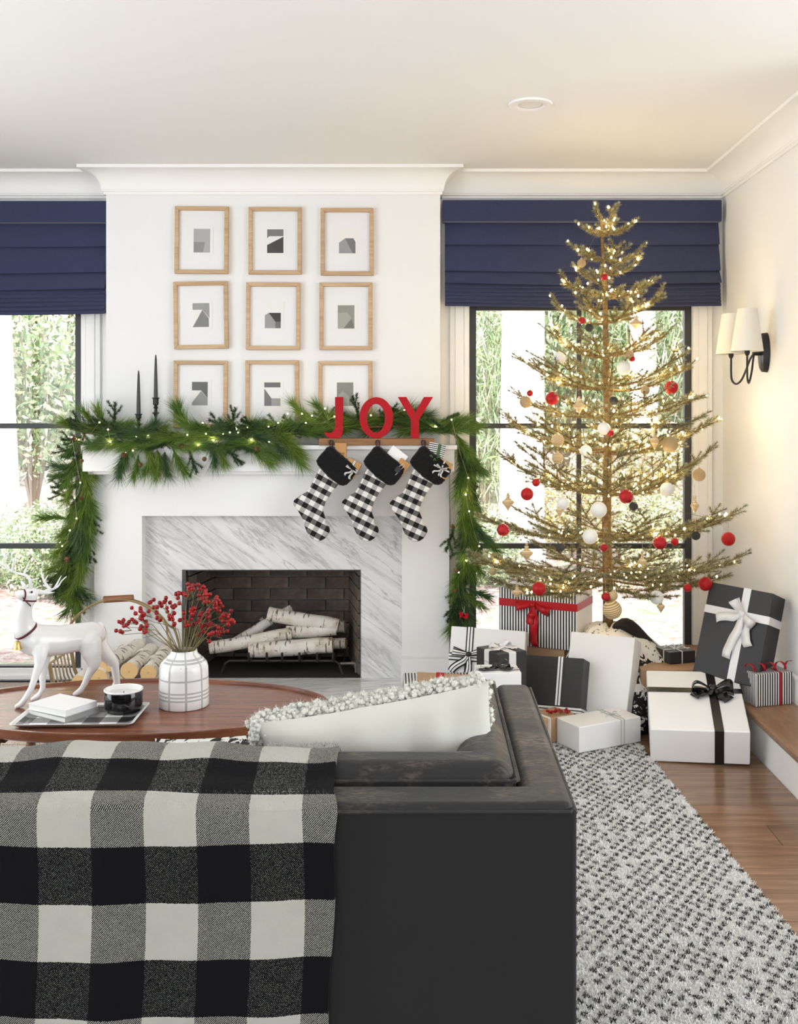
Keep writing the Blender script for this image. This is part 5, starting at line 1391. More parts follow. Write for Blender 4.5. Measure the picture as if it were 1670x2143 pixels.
for branches in (
    [([(375,560),(380,470),(330,385),(200,350),(90,290),(38,215),(70,140),(125,88)],3.472,3.43,24,5),([(150,330),(168,240),(182,180),(225,115)],3.45,3.435,17,4),([(300,372),(335,280),(375,190)],3.46,3.45,17,4),([(370,440),(420,435),(485,415)],3.47,3.46,16,4)],
    [([(415,560),(470,575),(560,585),(640,560),(720,520),(770,450),(830,395)],3.482,3.53,26,5),([(625,560),(560,470),(525,380),(510,288)],3.50,3.505,24,4),([(555,470),(575,420),(602,375)],3.50,3.49,15,4),([(680,545),(720,470),(765,385)],3.51,3.52,18,4)]):
    m = MB()
    for pts, d0, d1, r0, r1 in branches:
        o_, rr_ = dtube(pts, d0, d1, r0, r1); m.tube(o_, rr_, 8)
    obj('antler', m, M['white_ceramic'], dr, world=True, smooth=True, ang=80)
for (u, v, d), (u2, v2, d2), w_ in (((430,600,3.488),(690,595,3.515),62), ((330,560,3.470),(262,440,3.455),46)):
    a, b = D(u, v, d), D(u2, v2, d2); ax = b-a; q = ax.to_track_quat('Z', 'Y').to_matrix(); L = ax.length; s_ = d/FPX/zw
    pr = [(w_*s_*math.sin(math.pi*min(1, (k+.6)/10))**.7*(1.0 if k < 8 else .8), L*k/10) for k in range(11)]; pr[-1] = (1e-5, L)
    obj('ear', MB().lathe(pr, 14, a, q @ Matrix(((1,0,0),(0,.38,0),(0,0,1)))), M['white_ceramic'], dr, world=True, smooth=True, ang=80)
for u, v in ((380, 520),):
    obj('eye', MB().sphere(D(395, 590, 3.455), .004, 8, 6), M['black_enamel'], dr, world=True, smooth=True)
M['strap'] = plain('burgundy_strap', (.10,.006,.022), .5)
def ringat(c, ax, ra, rb, w_, nm):
    q = Vector(ax).to_track_quat('Z', 'Y').to_matrix(); pts = []
    for k in range(28):
        f = 2*math.pi*k/28; pts.append(Vector(c)+q @ Vector((ra*math.cos(f), rb*math.sin(f), 0)))
    return obj(nm, MB().strip(pts, Vector(ax), w_, closed=True), M['strap'], dr, world=True, solid=.0015, smooth=True, ang=80)
s_ = 3.48/FPX/zw
a0, a1 = D(300,1040,3.49), D(282,920,3.48)
cax = (D(360,930,3.5)-D(420,1250,3.44)).normalized()
cc = D(322, 1072, 3.492)
ringat(cc, (D(250,985,3.480)-D(400,1180,3.505)).normalized(), 152*s_, 150*s_, .008, 'collar')
ringat(D(285,628,3.458), (D(330,625,3.465)-D(240,625,3.448)).normalized(), 76*s_, 74*s_, .005, 'halter_band')
ringat(D(345,690,3.476), (D(350,600,3.48)-D(320,790,3.474)).normalized(), 104*s_, 102*s_, .005, 'halter_band')
obj('halter_strap', MB().strip([D(285,660,3.440), D(330,715,3.440), D(385,765,3.452)], Vector((0,0,1)), .006), M['strap'], dr, world=True, solid=.0015)
bc_ = D(215,1250,3.452)
obj('bell', MB().lathe([(1e-6,.014),(.005,.014),(.0085,.010),(.0105,.0),(.0135,-.010),(.0150,-.014),(.0125,-.014),(1e-6,-.010)], 20, bc_), M['gold'], dr, world=True, smooth=True)

# ------------------------------------------------------------------ vase with berries
vc = Vector(((385-890)*S(3.49), 3.49, TZ+.0005))
n = N('plaid_glaze', (.84,.84,.835), .18, spec=.5); s_ = n.sep(n.coord())
ang_ = n.math('ARCTAN2', s_[1], s_[0])
an = n.math('ABSOLUTE', n.math('SUBTRACT', n.math('FRACT', n.math('ADD', n.math('DIVIDE', ang_, R(40)), 20.30)), .5))
vert = n.math('LESS_THAN', an, .065)
hz = None
for zc in (.163, .154, .098, .0577, .0456, .0335):
    q = n.math('LESS_THAN', n.math('ABSOLUTE', n.math('SUBTRACT', s_[2], zc)), .0029); hz = q if hz is None else n.math('MAXIMUM', hz, q)
spk = n.math('LESS_THAN', n.voro(75, n.coord())[0], .11); spk = n.math('MULTIPLY', spk, n.math('GREATER_THAN', n.noise(30, 2), .60))
c = n.mix(n.math('MAXIMUM', vert, hz), (.85,.85,.845), (.48,.48,.48)); n.set('Base Color', n.mix(spk, c, (.04,.04,.04))); M['plaid'] = n.m
vs_ = thing('vase', 'white ceramic vase with grey plaid bands on the coffee table', 'vase', vc)
pr = [(.080,.0),(.0835,.004),(.0838,.045),(.082,.12),(.081,.148),(.077,.163),(.068,.176),(.056,.188),(.047,.198),(.0435,.208),(.0435,.2125),(.0405,.2125),(.040,.205),(.044,.196),(.062,.176),(.074,.158),(.078,.14),(.079,.02),(1e-5,.015)]
pr = [(r_, z*.885) for r_, z in pr]
obj('vessel', MB().lathe(pr, 56), M['plaid'], vs_, smooth=True, ang=50)
NB = 'red berry sprigs in the plaid vase'
ends_ = [(256,1316),(268,1300),(282,1285),(292,1306),(306,1284),(322,1268),(330,1290),(343,1262),(352,1278),(364,1302),(300,1322),
  (380,1252),(392,1236),(406,1233),(418,1240),(428,1250),(441,1254),(452,1264),(464,1276),(470,1292),(476,1308),(466,1324),(446,1302),(430,1284),(412,1302),(396,1278),(386,1304),(424,1318),(450,1334)]
vr = random.Random(12)
top = Vector((0,0,.188))
cal_me = mesh_of('berry_calyx', MB().lathe([(.30,.93),(.42,1.02),(.2,1.05),(1e-5,.98)], 7)); cal_me.materials.append(M['berrydark'])
for i, (ex, ey) in enumerate(ends_):
    d = 3.49+vr.uniform(-.07,.08); e = P(ex, ey, d)-vc
    a0 = vr.uniform(0, 6.28); base_ = Vector((.025*math.cos(a0), .025*math.sin(a0), .03))
    nk = Vector((max(-.032, min(.032, e.x*.22)), vr.uniform(-.026,.026), .188))
    sp_ = thing('berry_sprig', 'stem of red berries in the plaid vase', 'berry sprig', vc, group=NB)
    mid = nk.lerp(e, .55)+Vector((0,0,.018))
    obj('stem', MB().tube([base_, nk*.98, mid, e+Vector((0,0,-.02))], [.0016,.0015,.0012,.0009], 5), M['stem'], sp_, smooth=True)
    for k in range(6):
        off = Vector((vr.uniform(-.021,.021), vr.uniform(-.021,.021), vr.uniform(-.016,.022)))
        q = e+off
        obj('stalk', MB().tube([mid.lerp(e, .6), q], .0007, 4), M['stem'], sp_)
        b = berry(sp_, q, vr.uniform(.0066,.0084)); b.rotation_euler = (vr.uniform(-1,1), vr.uniform(-1,1), 0)
        cq = bpy.data.objects.new('calyx', cal_me); link(cq, b)

# ------------------------------------------------------------------ tray, books, candle
M['traycheck'] = gingham('tray_check', .045, 'Object', (0, 1), (.02, .02), .004, cols=((.82,.82,.81),(.02,.02,.021)), bumpy=False)
n = N('tray_print', (.8,.8,.8), .3); s_ = n.sep(n.coord())
A = n.math('LESS_THAN', n.math('FRACT', n.math('ADD', n.math('DIVIDE', s_[0], .11), 10.3)), .5); B = n.math('LESS_THAN', n.math('FRACT', n.math('ADD', n.math('DIVIDE', s_[1], .11), 10.1)), .5)
sm = n.math('MULTIPLY', n.math('ADD', A, B), .5); n.set('Base Color', n.ramp(sm, [(0, (.02,.02,.021)), (.5, (.22,.22,.22)), (1, (.82,.82,.81))])); M['trayprint'] = n.m
ty = thing('serving_tray', 'rectangular black and white checked tray with white rim on the coffee table', 'tray', (-1.118, 3.345, TZ+.0005), (0,0,R(2)))
w_, d_ = .192, .120
rings = []
for (a, b, z) in ((w_-.03,d_-.03,0),(w_-.02,d_-.02,.001),(w_,d_,.014),(w_+.002,d_+.002,.0155),(w_-.003,d_-.003,.0155),(w_-.022,d_-.022,.0045),(w_-.03,d_-.03,.004)):
    pts = []
    for cx_, cy_, a0 in ((1,1,0),(-1,1,90),(-1,-1,180),(1,-1,270)):
        for k in range(5):
            f = R(a0+90*k/4); rr = .016; pts.append((cx_*(a-rr)+rr*math.cos(f), cy_*(b-rr)+rr*math.sin(f), z))
    rings.append(pts)
obj('tray_body', stack(rings), M['white_ceramic'], ty, smooth=True, ang=50)
pts2 = rings[5]
m = MB(); k_ = len(pts2)
inn = [(x, y, .0048) for x, y, z in rings[6]]; ou = [(x*.985, y*.975, .0135) for x, y, z in rings[3]]
m.add([(x, y, z) for x, y, z in inn]+[(x, y, z) for x, y, z in ou], [tuple(range(k_))]+[(i, (i+1) % k_, (i+1) % k_+k_, i+k_) for i in range(k_)])
obj('tray_lining', m, M['trayprint'], ty, solid=.0004)
def book(label, corner, ang, L, Wd, z, th, cover):
    t = thing('book', label, 'book', (corner[0], corner[1], z), (0,0,R(ang)))
    # local: x along the spine length L, y across Wd (spine at y=0 side)
    m = MB().box((0,0,0),(L,Wd,.0022)).box((0,0,th-.0022),(L,Wd,th)).box((0,0,.0022),(L,.0022,th-.0022))
    obj('cover', m, cover, t, bevel=.0006, seg=1)
    obj('pages', MB().box((.003,.003,.0023),(L-.003,Wd-.003,th-.0023)), plain('pages', (.82,.81,.78), .8, bumpscale=300), t)
bz = TZ+.0055
book('grey book lying under the white book on the tray', (-1.145, 3.268), 58, .135, .185, bz, .0175, plain('grey_cloth', (.30,.30,.30), .7))
book('white book lying on top of the grey book', (-1.147, 3.275), 61, .132, .175, bz+.0178, .021, M['white_board'])
cn = thing('jar_candle', 'black enamel pot candle with white wax on the tray', 'candle', (-1.000, 3.405, bz))
obj('pot', MB().lathe([(.046,0),(.052,.002),(.0535,.008),(.060,.012),(.0615,.018),(.0615,.068),(.060,.071),(.0575,.071),(.0575,.056),(1e-5,.056)], 48), M['black_enamel'], cn, smooth=True, ang=50)
obj('rim', MB().tube([(.0605*math.cos(2*math.pi*k/48), .0605*math.sin(2*math.pi*k/48), .0725) for k in range(48)], .0032, 8, closed=True), M['white_ceramic'], cn, smooth=True)
obj('inner_wall', MB().lathe([(.0575,.0725),(.0570,.055),(.0572,.055)], 48, cap=False), M['white_ceramic'], cn, smooth=True)
obj('wax', MB().lathe([(1e-5,.0565),(.0568,.0565),(.0568,.058),(1e-5,.0578)], 36), M['wax'], cn, smooth=True)
obj('wick', MB().tube([(0,0,.057),(.001,0,.066)], .0012, 6), M['blackwax'], cn)
# ------------------------------------------------------------------ sofa seen from behind
n = N('worn_sheen_velvet', (.02,.02,.021), .55, spec=.3); n.set('Sheen Weight', .12); n.set('Sheen Roughness', .4)
a = n.noise(5, 5, n.mapping(n.coord(), scale=(1,2.2,1)), .65); b = n.noise(60, 3, n.mapping(n.coord(), scale=(1,3,1)), .6)
n.set('Base Color', n.mix(n.math('MULTIPLY', n.ramp(a, [(.47, (0,0,0)), (.70, (1,1,1))]), n.ramp(b, [(.42, (0,0,0)), (.62, (1,1,1))])), (.017,.017,.018), (.17,.13,.098)))  # brown patches: wear, plus a mottled sheen painted into the colour
n.bump(n.noise(14, 4), .25, .01); M['velvet'] = n.m
n = N('velvet_panel', (.02,.02,.021), .85, spec=.12); n.set('Sheen Weight', .05); n.bump(n.noise(220, 2), .2, .002); M['velvet2'] = n.m
so = thing('sofa', 'charcoal velvet sofa seen from behind, draped with a checked throw', 'sofa', (-.9, 2.25, 0))
SX = .276; SL = -2.15; SY0, SY1 = 1.866, 2.70; SZ = .70
def rbox(nm, lo, hi, mat, bev, seg=4): return obj(nm, MB().box(lo, hi), mat, so, world=True, bevel=bev, seg=seg)
rbox('back_panel', (SL, SY0, .13), (SX, SY0+.045, SZ-.004), M['velvet2'], .010)
rbox('back_top', (SL, SY0+.002, SZ-.07), (SX-.006, 1.972, SZ+.004), M['velvet'], .018)
for x0, x1, xp0, xp1, yy in ((SX-.095, SX, SX-.215, SX-.097, 0), (SL, SL+.095, SL+.097, SL+.215, 0)):
    rbox('arm_panel', (x0, SY0+.03, .13), (x1, SY1, SZ-.004), M['velvet2'], .012)
    rbox('arm_top', (x0+.003, SY0+.0025, SZ-.07), (x1-.002, SY1+.003, SZ+.0045), M['velvet'], .020)
    rbox('arm_pad', (xp0, 1.976, .38), (xp1, SY1-.012, SZ+.036), M['velvet'], .046, 6)
rbox('back_pad', (SL+.10, 1.976, .38), (SX-.0975, 2.105, SZ+.0355), M['velvet'], .046, 6)
pp = MB().tube([(SL+.09, 1.974, SZ+.007), (SX-.110, 1.974, SZ+.008), (SX-.097, 1.980, SZ+.009), (SX-.097, SY1-.005, SZ+.009), (SX-.097, SY1+.002, SZ-.05)], .0042, 8)
pp.tube([(SL, SY0+.001, SZ-.009), (SX-.012, SY0+.001, SZ-.009), (SX-.002, SY0+.012, SZ-.009), (SX, SY1, SZ-.009), (SX-.006, SY1+.003, SZ-.03)], .0036, 8)
obj('piping', pp, M['velvet'], so, world=True, smooth=True)
mid = (SL+SX)/2
for x0, x1 in ((SL+.215, mid-.004), (mid+.004, SX-.215)):
    rbox('seat_cushion', (x0, 2.09, .27), (x1, SY1+.02, .43), M['velvet'], .035, 5)
rbox('seat_base', (SL+.09, SY0+.045, .13), (SX-.09, SY1-.01, .27), M['velvet2'], .012)
for x in (SL+.08, SX-.07):
    for y in (SY0+.07, SY1-.08):
        obj('leg', MB().lathe([(.014,.0125),(.022,.13),(.022,.14)], 14, (x, y, 0)), M['walnut'], so, world=True, smooth=True)

# ------------------------------------------------------------------ throw blanket over the sofa back
n = N('buffalo_throw', (.5,.5,.5), .95, spec=.05); n.set('Sheen Weight', .03)
uv = n.coord('UV'); s_ = n.sep(uv)
# wobble of the woven borders
wob = n.math('MULTIPLY', n.math('SUBTRACT', n.noise(260, 2, uv), .5), .004)
ux = n.math('ADD', s_[0], wob); uz = n.math('ADD', s_[1], wob)
Ac = n.math('LESS_THAN', n.math('FRACT', n.math('ADD', n.math('DIVIDE', n.math('ADD', ux, .699), .1905), 40)), .5)
Ar = n.math('GREATER_THAN', n.math('FRACT', n.math('ADD', n.math('DIVIDE', n.math('SUBTRACT', .632, uz), .2055), 40)), .5)
sm = n.math('ADD', Ac, Ar)
tw = n.math('FRACT', n.math('ADD', n.math('DIVIDE', n.math('SUBTRACT', s_[0], s_[1]), .0040), 900))
jit = n.math('MULTIPLY', n.math('SUBTRACT', n.noise(700, 2, uv), .5), 1.3)
twj = n.math('ADD', tw, jit)
gl_ = n.math('LESS_THAN', twj, .38); gd_ = n.math('LESS_THAN', twj, .04)
g_ = n.math('ADD', gd_, n.math('MULTIPLY', Ar, n.math('SUBTRACT', gl_, gd_)))
wh = n.math('GREATER_THAN', sm, 1.5); md = n.math('MULTIPLY', n.math('GREATER_THAN', sm, .5), n.math('LESS_THAN', sm, 1.5))
val = n.math('ADD', wh, n.math('MULTIPLY', md, g_))
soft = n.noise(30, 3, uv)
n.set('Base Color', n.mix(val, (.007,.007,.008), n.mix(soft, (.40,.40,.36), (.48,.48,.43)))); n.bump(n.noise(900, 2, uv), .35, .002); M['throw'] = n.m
prof_ = [(2.155,.47),(2.150,.55),(2.140,.64),(2.118,.712),(2.085,.742),(2.04,.752),(1.995,.742),(1.955,.728),(1.915,.722),(1.880,.716),(1.860,.704),(1.852,.680),(1.850,.64),(1.850,.56),(1.850,.46),(1.850,.36),(1.850,.26),(1.851,.16)]
# resample
pts = [Vector((0, y, z)) for y, z in prof_]; fine_ = []
for i in range(len(pts)-1):
    p0, p1, p2, p3 = pts[max(i-1,0)], pts[i], pts[i+1], pts[min(i+2,len(pts)-1)]
    for k in range(4):
        t_ = k/4; fine_.append(.5*((2*p1)+(-p0+p2)*t_+(2*p0-5*p1+4*p2-p3)*t_*t_+(-p0+3*p1-3*p2+p3)*t_**3))
fine_.append(pts[-1])
arc = [0]
for a, b in zip(fine_[:-1], fine_[1:]): arc.append(arc[-1]+(b-a).length)
i0 = min(range(len(fine_)), key=lambda i: abs(fine_[i].z-.632)+(0 if fine_[i].y < 1.9 else 9))
NX = 60; V = []; UVv = []; Fs = []; U = []
for i, p in enumerate(fine_):
    w_at = .632+(arc[i0]-arc[i])
    edge = -.169+(.006*math.sin(p.z*14)) + (.012*math.exp(-((w_at-.70)/.05)**2) if p.y < 1.9 else 0)
    for k in range(NX+1):
        f = k/NX; x = -1.34+(edge+1.34)*f
        rip = .0045*math.sin(x*21+p.z*5)+.003*math.sin(x*43+1)
        down = max(0, (.66-p.z))/.5
        q = Vector((x, p.y, p.z))
        if p.y < 1.9: q.y -= .006+rip*.9*(.4+down)
        else: q.z += .5*rip+.002; q.y += rip*.3
        if p.z > .70: q.z += .006*math.sin(x*9+.6)*1.0
        V.append(tuple(q)); UVv.append((x+.006*math.sin(w_at*9), w_at+.004*math.sin(x*8)))
for i in range(len(fine_)-1):
    for k in range(NX):
        f_ = (i*(NX+1)+k, i*(NX+1)+k+1, (i+1)*(NX+1)+k+1, (i+1)*(NX+1)+k); Fs.append(f_); U.append([UVv[j] for j in f_])
th = thing('throw_blanket', 'black and white buffalo check wool throw hanging over the sofa back', 'blanket', (-.75, 1.86, .16))
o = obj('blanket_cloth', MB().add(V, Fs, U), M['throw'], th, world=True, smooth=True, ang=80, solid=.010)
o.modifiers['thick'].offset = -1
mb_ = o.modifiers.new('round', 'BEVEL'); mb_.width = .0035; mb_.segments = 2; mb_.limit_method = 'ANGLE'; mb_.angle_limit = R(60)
# woolly nap on top of the fold
nn = 9000
xs = nrng.uniform(-1.3, -.175, nn); ii = nrng.integers(10, 44, nn)
base_ = np.array([[x, fine_[i].y-.006, fine_[i].z+.004] for x, i in zip(xs, ii)])
hw = np.array([.632+(arc[i0]-arc[i]) for i in ii])
lc = (np.floor((xs+.699)/.1905*2) % 2 == 0); lr_ = (np.floor((.632-hw)/.2055*2) % 2 == 1)
colr = np.where(lc & lr_, .5, np.where(lc | lr_, .12, .006))[:, None]*np.array([1,.99,.93])
D_ = unit(nrng.normal(size=(nn, 3))*.6+np.array([0,-.3,1.0])); Lr = .004+.005*nrng.random(nn)
side = unit(np.cross(D_, nrng.normal(size=(nn, 3))))*.00035
Vn = np.stack([base_-side, base_+side, base_+D_*Lr[:, None]], 1).reshape(-1, 3)-np.array(th.location)
me = mesh_np('wool_nap', Vn, np.arange(nn*3).reshape(-1, 3), np.repeat(colr, 3, 0)); me.materials.append(M['needle'])
q = bpy.data.objects.new('wool_nap', me); link(q, th); q['kind'] = 'stuff'

# ------------------------------------------------------------------ cushions
M['linen'] = fabric('ivory_linen', (.60,.60,.54), .9, 700, .2, .06)
n = N('shag_wool', (.72,.72,.66), .95, spec=.1); n.set('Sheen Weight', .3); n.bump(n.noise(160, 3), .7, .006); M['shag'] = n.m
def pillow(w, h, t, nx=36, nz=28, back=True, puck=.0):
    """local x width, z height, y thickness; returns grids (front y<0 is the camera side)"""
    out = []
    for s_ in (-1, 1):
        g = []
        for j in range(nz+1):
            for i in range(nx+1):
                u, v = i/nx*2-1, j/nz*2-1
                b = ((1-u*u)*(1-v*v))**.42
                x = u*w/2*(1-.05*(1-v*v)*0+.0)-(.05*w*u*(1-abs(v))**1*0); z = v*h/2
                x *= 1-.045*(1-u*u*0)*(1-abs(v)**3)*abs(u); z *= 1-.05*(1-abs(u)**3)*abs(v)
                wr = puck*(math.sin(x*48+2*math.sin(z*9))+.6*math.sin(x*83-z*14))*(.55+.45*v)*b
                g.append((x, s_*(t/2*b+wr), z))
        out.append(g)
    return out
def grid_faces(nx, nz, flip):
    Fs = []
    for j in range(nz):
        for i in range(nx):
            a = j*(nx+1)+i; f = (a, a+1, a+nx+2, a+nx+1); Fs.append(f if not flip else f[::-1])
    return Fs
cu = thing('cushion', 'ivory cushion with shaggy fleece face leaning on the sofa back', 'cushion', (.0,0,0))
w_, h_, t_ = .50, .40, .13
A_, B_ = pillow(w_, h_, t_, puck=.007)
obj('linen_back', MB().add(A_, grid_faces(36, 28, False)), M['linen'], cu, smooth=True, ang=80)
obj('fleece_face', MB().add(B_, grid_faces(36, 28, True)), M['shag'], cu, smooth=True, ang=80)
# fleece: curly tufts over the far face and round the seam
tuft = []
cr = random.Random(3)
V0 = MB().sphere((0,0,0), 1, 6, 4)
tm = MB()
spots = []
for k in range(5200):
    u, v = cr.uniform(-1, 1), cr.uniform(-1, 1)
    if k < 3700:   # along the seam, mostly the upper edge
        if k < 2800: v = cr.uniform(.90, 1.0); u = cr.uniform(-1, 1)
        else: u = cr.choice((-1, 1))*cr.uniform(.94, 1.0); v = cr.uniform(-1, 1)
    i, j = int((u+1)/2*36), int((v+1)/2*28)
    p = Vector(B_[min(28, j)*37+min(36, i)])
    if k < 3700:
        out_ = Vector((0,0,1)) if k < 2800 else Vector((1 if u > 0 else -1, 0, 0))
        p += out_*cr.uniform(-.014, .018)+Vector((cr.uniform(-.007,.007), cr.uniform(-.012,.028), cr.uniform(-.005,.005)))
    else: p += Vector((cr.uniform(-.007,.007), cr.uniform(-.004,.010), cr.uniform(-.007,.007)))
    r_ = cr.uniform(.0035, .0068)
    spots.append((p, r_)); tm.add([Vector(q)*r_+p for q in [(x*cr.uniform(.8,1.2), y, z*cr.uniform(.8,1.3)) for x, y, z in V0.v]], V0.f)
o = obj('fleece_tufts', tm, M['shag'], cu, smooth=True, ang=120); o['kind'] = 'stuff'
nn = 50000
idx = nrng.integers(0, len(spots), nn); bp = np.array([list(s_[0]) for s_ in spots])[idx]; rr_ = np.array([s_[1] for s_ in spots])[idx]
D_ = unit(nrng.normal(size=(nn, 3))+np.array([0,.5,.3])); side = unit(np.cross(D_, nrng.normal(size=(nn, 3))))*.00045
bs_ = bp+D_*rr_[:, None]*.8
Vn = np.stack([bs_-side, bs_+side, bs_+D_*(.005+.007*nrng.random((nn, 1)))], 1).reshape(-1, 3)
me = mesh_np('fleece_fibres', Vn, np.arange(nn*3).reshape(-1, 3), np.tile(np.array([[.74,.74,.68]]), (nn*3, 1))); me.materials.append(M['needle'])
q = bpy.data.objects.new('fleece_fibres', me); link(q, cu); q['kind'] = 'stuff'
cu.location = (-.084, 2.20, .615)
cu.rotation_euler = (R(11), R(-9), R(4))
# patterned cushion further left, only its top edge shows over the throw
n = N('floral_print', (.7,.7,.68), .9, spec=.15)
n.set('Base Color', n.mix(n.math('GREATER_THAN', n.noise(24, 5, None, .65, 1.4), .53), (.72,.71,.67), (.03,.028,.026))); M['floral'] = n.m
c2 = thing('cushion', 'black and white floral cushion peeping over the throw', 'cushion', (-.385, 2.30, .486), (R(-20), R(-6), R(-4)))
A_, B_ = pillow(.46, .42, .14)
obj('cover', MB().add(A_, grid_faces(36, 28, False)).add(B_, grid_faces(36, 28, True)), M['floral'], c2, smooth=True, ang=80)

# ------------------------------------------------------------------ braided rug
ra = math.atan2(.998-.905, 4.38-2.75)            # the rug lies a few degrees off square
rg = thing('area_rug', 'white and black flecked woven wool rug under the sofa', 'rug', (.905, 4.38, 0), (0, 0, ra))
RW, RL = 3.0, 4.2
n = N('rug_back', (.55,.54,.52), .95, spec=.1); n.bump(n.noise(300, 2), .5, .003)
n.set('Base Color', n.mix(n.noise(120, 3), (.30,.30,.29), (.72,.71,.68))); M['rugback'] = n.m
obj('rug_base', MB().box((-RW, -RL, .0005), (0, 0, .0085)), M['rugback'], rg, bevel=.003, seg=2)
M['rugpile'] = needle_mat('rug_wool', .95)
kx, ky = .0205, .0265
ni, nj = int(RW/kx), int(RL/ky)
I, J = np.meshgrid(np.arange(ni), np.arange(nj), indexing='ij'); I, J = I.ravel(), J.ravel()
X = -(I+.5)*kx+nrng.normal(0, .0018, I.shape); Y = -(J+.5)*ky+nrng.normal(0, .002, I.shape)
dark = ((I+J) % 2 == 0) & (nrng.random(I.shape) < .88)
near = (X > -1.05) & (Y < -.0)
def pile(mask, per, L0, W0, seed, nm):
    global nrng
    x, y, dk = X[mask], Y[mask], dark[mask]
    x, y, dk = np.repeat(x, per), np.repeat(y, per), np.repeat(dk, per); n_ = len(x)
    sx = np.where(dk, .0082, .0118); sy = np.where(dk, .0098, .0132)
    bp = np.stack([x+nrng.uniform(-1, 1, n_)*sx, y+nrng.uniform(-1, 1, n_)*sy, np.full(n_, .0075)], 1)
    D_ = unit(np.stack([(bp[:,0]-x)*38+nrng.normal(0,.45,n_), (bp[:,1]-y)*38+nrng.normal(0,.45,n_), np.full(n_, .8)], 1))
    Ln = np.where(dk, L0*.8, L0)*(.7+.6*nrng.random(n_)); side = unit(np.cross(D_, nrng.normal(size=(n_, 3))))*np.full((n_,1), W0/2)
    tip = bp+D_*Ln[:, None]
    Vn = np.stack([bp-side, bp+side, tip+side*.55, tip-side*.55], 1)
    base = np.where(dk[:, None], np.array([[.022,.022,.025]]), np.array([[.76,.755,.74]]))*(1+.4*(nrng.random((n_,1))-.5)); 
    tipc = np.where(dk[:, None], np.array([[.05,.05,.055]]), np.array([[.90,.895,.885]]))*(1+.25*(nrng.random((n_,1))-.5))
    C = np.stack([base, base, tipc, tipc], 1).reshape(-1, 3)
    k = np.arange(n_)*4; Fc = np.concatenate([np.stack([k, k+1, k+2], 1), np.stack([k, k+2, k+3], 1)])
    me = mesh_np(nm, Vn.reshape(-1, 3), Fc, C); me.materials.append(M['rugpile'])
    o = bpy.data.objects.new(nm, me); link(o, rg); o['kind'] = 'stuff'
pile(near, 44, .0085, .0021, 1, 'wool_pile')
pile(~near, 6, .0085, .006, 2, 'wool_pile_far')
# ------------------------------------------------------------------ garden outside the windows
n = N('leaf_litter', (.4,.3,.25), .95, spec=.1)
a = n.noise(1.3, 5, None, .6); b = n.noise(16, 4, None, .7); c_ = n.noise(5, 4, n.mapping(n.coord(), loc=(4,2,0)), .65)
c = n.ramp(b, [(.3, (.13,.08,.07)), (.44, (.22,.155,.14)), (.58, (.30,.25,.235)), (.70, (.36,.34,.33))])
c = n.mix(n.ramp(c_, [(.52, (0,0,0)), (.66, (1,1,1))]), c, n.ramp(b, [(.35, (.08,.13,.045)), (.65, (.24,.29,.19))]))
n.set('Base Color', c); M['ground'] = n.m
V = []; Fs = []; NXg, NYg = 50, 40
for j in range(NYg+1):
    for i in range(NXg+1):
        x = -16+34*i/NXg; y = 5.63+24*(j/NYg)**1.3
        z = -.18+.055*(y-5.63)+.03*math.sin(x*1.7+y)+.02*math.sin(x*4+y*3)
        V.append((x, y, z if y > 5.7 else -.18))
for j in range(NYg):
    for i in range(NXg): a = j*(NXg+1)+i; Fs.append((a, a+1, a+NXg+2, a+NXg+1))
gd = obj('garden_ground', MB().add(V, Fs), M['ground'], smooth=True, ang=80); tag(gd, 'leaf-strewn garden ground beyond the windows', 'ground', kind='structure')
gz = lambda y: -.18+.055*(y-5.63)
def leafcloud(seed, nn, size, cols, shape='leaf'):
    r = np.random.default_rng(seed)
    p = unit(r.normal(size=(nn, 3)))*(r.random((nn, 1))**.4)
    d = unit(r.normal(size=(nn, 3))+np.array([0,0,-.2])); s = unit(np.cross(d, r.normal(size=(nn, 3))))
    L = size*(.6+.8*r.random((nn, 1))); w = L*(.42 if shape == 'leaf' else .07)
    Vn = np.stack([p, p+d*L*.5+s*w*.5, p+d*L, p+d*L*.5-s*w*.5], 1)
    col = np.array(cols)[r.integers(0, len(cols), nn)]*(.75+.5*r.random((nn, 1)))
    k = np.arange(nn)*4; Fc = np.concatenate([np.stack([k, k+1, k+2], 1), np.stack([k, k+2, k+3], 1)])
    return Vn.reshape(-1, 3), Fc, np.repeat(col, 4, 0)
M['leaf'] = needle_mat('garden_leaf', .7)
greens = [(.28,.36,.17), (.42,.48,.28), (.21,.30,.16), (.54,.56,.40), (.60,.62,.50), (.14,.20,.11)]
yell = [(.50,.44,.20), (.56,.52,.36), (.36,.40,.20), (.54,.40,.30)]
CL = []
for s_, nn, sz, cl, shp in ((1, 5000, .10, greens, 'leaf'), (2, 5000, .085, greens+yell, 'leaf'), (3, 4200, .085, yell, 'leaf'), (4, 4200, .26, greens[:3]+greens[4:], 'blade')):
    V, Fc, C = leafcloud(s_, nn, sz, cl, shp); me = mesh_np('foliage', V, Fc, C); me.materials.append(M['leaf']); CL.append(me)
M['twig'] = plain('twig', (.30,.24,.18), .9)
orng = random.Random(17)
twm = MB()
for k in range(9):
    a = orng.uniform(0, 6.28); e = Vector((math.cos(a)*.8, math.sin(a)*.8, orng.uniform(.1, .9)))
    twm.tube([(0,0,-1.0), e*.35+Vector((0,0,-.4)), e], [.03,.018,.006], 5)
tw_me = mesh_of('stems', twm); tw_me.materials.append(M['twig'])
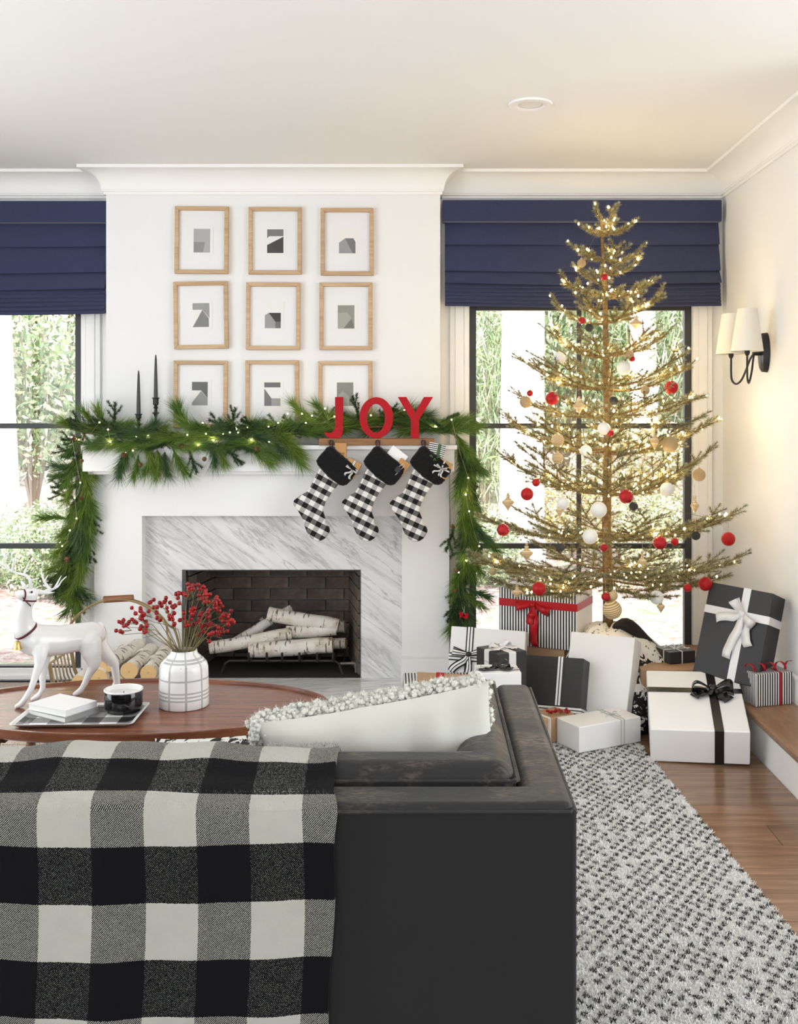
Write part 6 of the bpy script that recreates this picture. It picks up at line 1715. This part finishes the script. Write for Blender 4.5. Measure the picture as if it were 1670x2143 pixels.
def bush(label, x, y, z, rx, rz, k, cat='shrub', nm='garden_shrub'):
    t = thing(nm, label, cat, (x, y, gz(y)), group='shrubs beyond the windows')
    zz = max(gz(y)+rz*.8, z)
    o = bpy.data.objects.new('foliage', CL[k]); link(o, t); o['kind'] = 'stuff'; o.location = (0,0,zz-gz(y)); o.scale = (rx, rx, rz); o.rotation_euler = (0,0,orng.uniform(0,6))
    q = bpy.data.objects.new('stems', tw_me); link(q, t); q.location = o.location; hz_ = max(rz, zz-gz(y)); q.scale = (rx*.8, rx*.8, hz_)
SH = [('shrub nearest the left window with broad leaves', 70, 12.0, 1.7, 1.0, 1.1, 0), ('yellow-leaved shrub behind the left window', -20, 12.5, 1.5, .9, 1.0, 2), ('tall pale shrub filling the left window top', 110, 15, 3.0, 1.5, 1.5, 1), ('drooping shrub at the far left of the view', -40, 15.5, 3.0, 1.4, 1.5, 3),
  ('low green shrub in the lower left window', 105, 8.2, .25, .40, .42, 0), ('low grassy clump beside the deer', 40, 8.6, .1, .45, .35, 3), ('shrub behind the chimney side of the left window', 170, 17, 2.4, 1.6, 1.7, 0),
  ('green shrub at the left edge of the right window', 1015, 11.5, 1.9, .55, 1.6, 3), ('pale shrub left of the big trunk', 1000, 13.5, 1.4, .8, 1.3, 1), ('shrub right behind the big trunk', 1180, 14, 2.5, 1.0, 1.6, 0),
  ('light shrub behind the tree top', 1260, 15, 2.6, 1.3, 1.7, 1), ('shrub at the right edge of the right window', 1410, 13, 2.2, .85, 1.7, 3), ('yellow shrub low behind the christmas tree', 1330, 12, .7, .8, .7, 2), ('low shrub behind the gifts at right', 1385, 8.8, .15, .42, .42, 1),
  ('low leafy clump behind the striped gift', 1010, 8.6, .15, .36, .35, 0), ('low pale clump in the middle of the right window', 1180, 10, .3, .6, .45, 2), ('distant shrub line left', 20, 22, 2.4, 2.6, 2.4, 1), ('distant shrub line centre right', 1150, 22, 2.4, 2.6, 2.6, 0), ('distant shrub line far right', 1400, 23, 2.4, 2.4, 2.6, 1), ('distant shrub line far left', -150, 20, 2.4, 2.6, 2.6, 0)]
for lb, px, y, z, rx, rz, k in SH: bush(lb, (px-890)*S(y), y, z, rx, rz, k)
n = N('pale_bark', (.6,.57,.53), .9, spec=.1); n.set('Base Color', n.ramp(n.noise(6, 5, n.mapping(n.coord(), scale=(3,3,.5)), .65), [(.3, (.46,.42,.38)), (.55, (.70,.67,.63)), (.75, (.82,.80,.78))])); n.bump(n.noise(10, 4, n.mapping(n.coord(), scale=(3,3,.4))), .6, .03); M['palebark'] = n.m
for lb, px, y, r_, lean in [('thick pale tree trunk in the garden left of the christmas tree', 1090, 9.0, .19, .02), ('pale tree trunk in the garden behind the christmas tree', 1355, 12.5, .16, -.05), ('slim trunk in the garden behind the left window', 100, 14, .09, .15), ('pale trunk at the left edge of the garden view', 12, 11, .16, -.1)]:
    x = (px-890)*S(y)
    t = thing('garden_tree', lb, 'tree', (x, y, gz(y)-.05))
    obj('trunk', MB().tube([(0,0,0),(lean*.3,0,.5),(lean,.02,2.0),(lean*1.6,0,4.0),(lean*2.4,0,6.5)], [r_*1.25,r_*1.05,r_,r_*.95,r_*.7], 14), M['palebark'], t, smooth=True)
    m = MB()
    for k in range(7):
        a = orng.uniform(0, 6.28); z = orng.uniform(4.2, 6.2); m.tube([(lean*2,0,z),(lean*2+math.cos(a)*.6,math.sin(a)*.6,z+.5),(lean*2+math.cos(a)*1.3,math.sin(a)*1.3,z+.8)], [.05,.035,.012], 6)
    obj('limbs', m, M['palebark'], t)
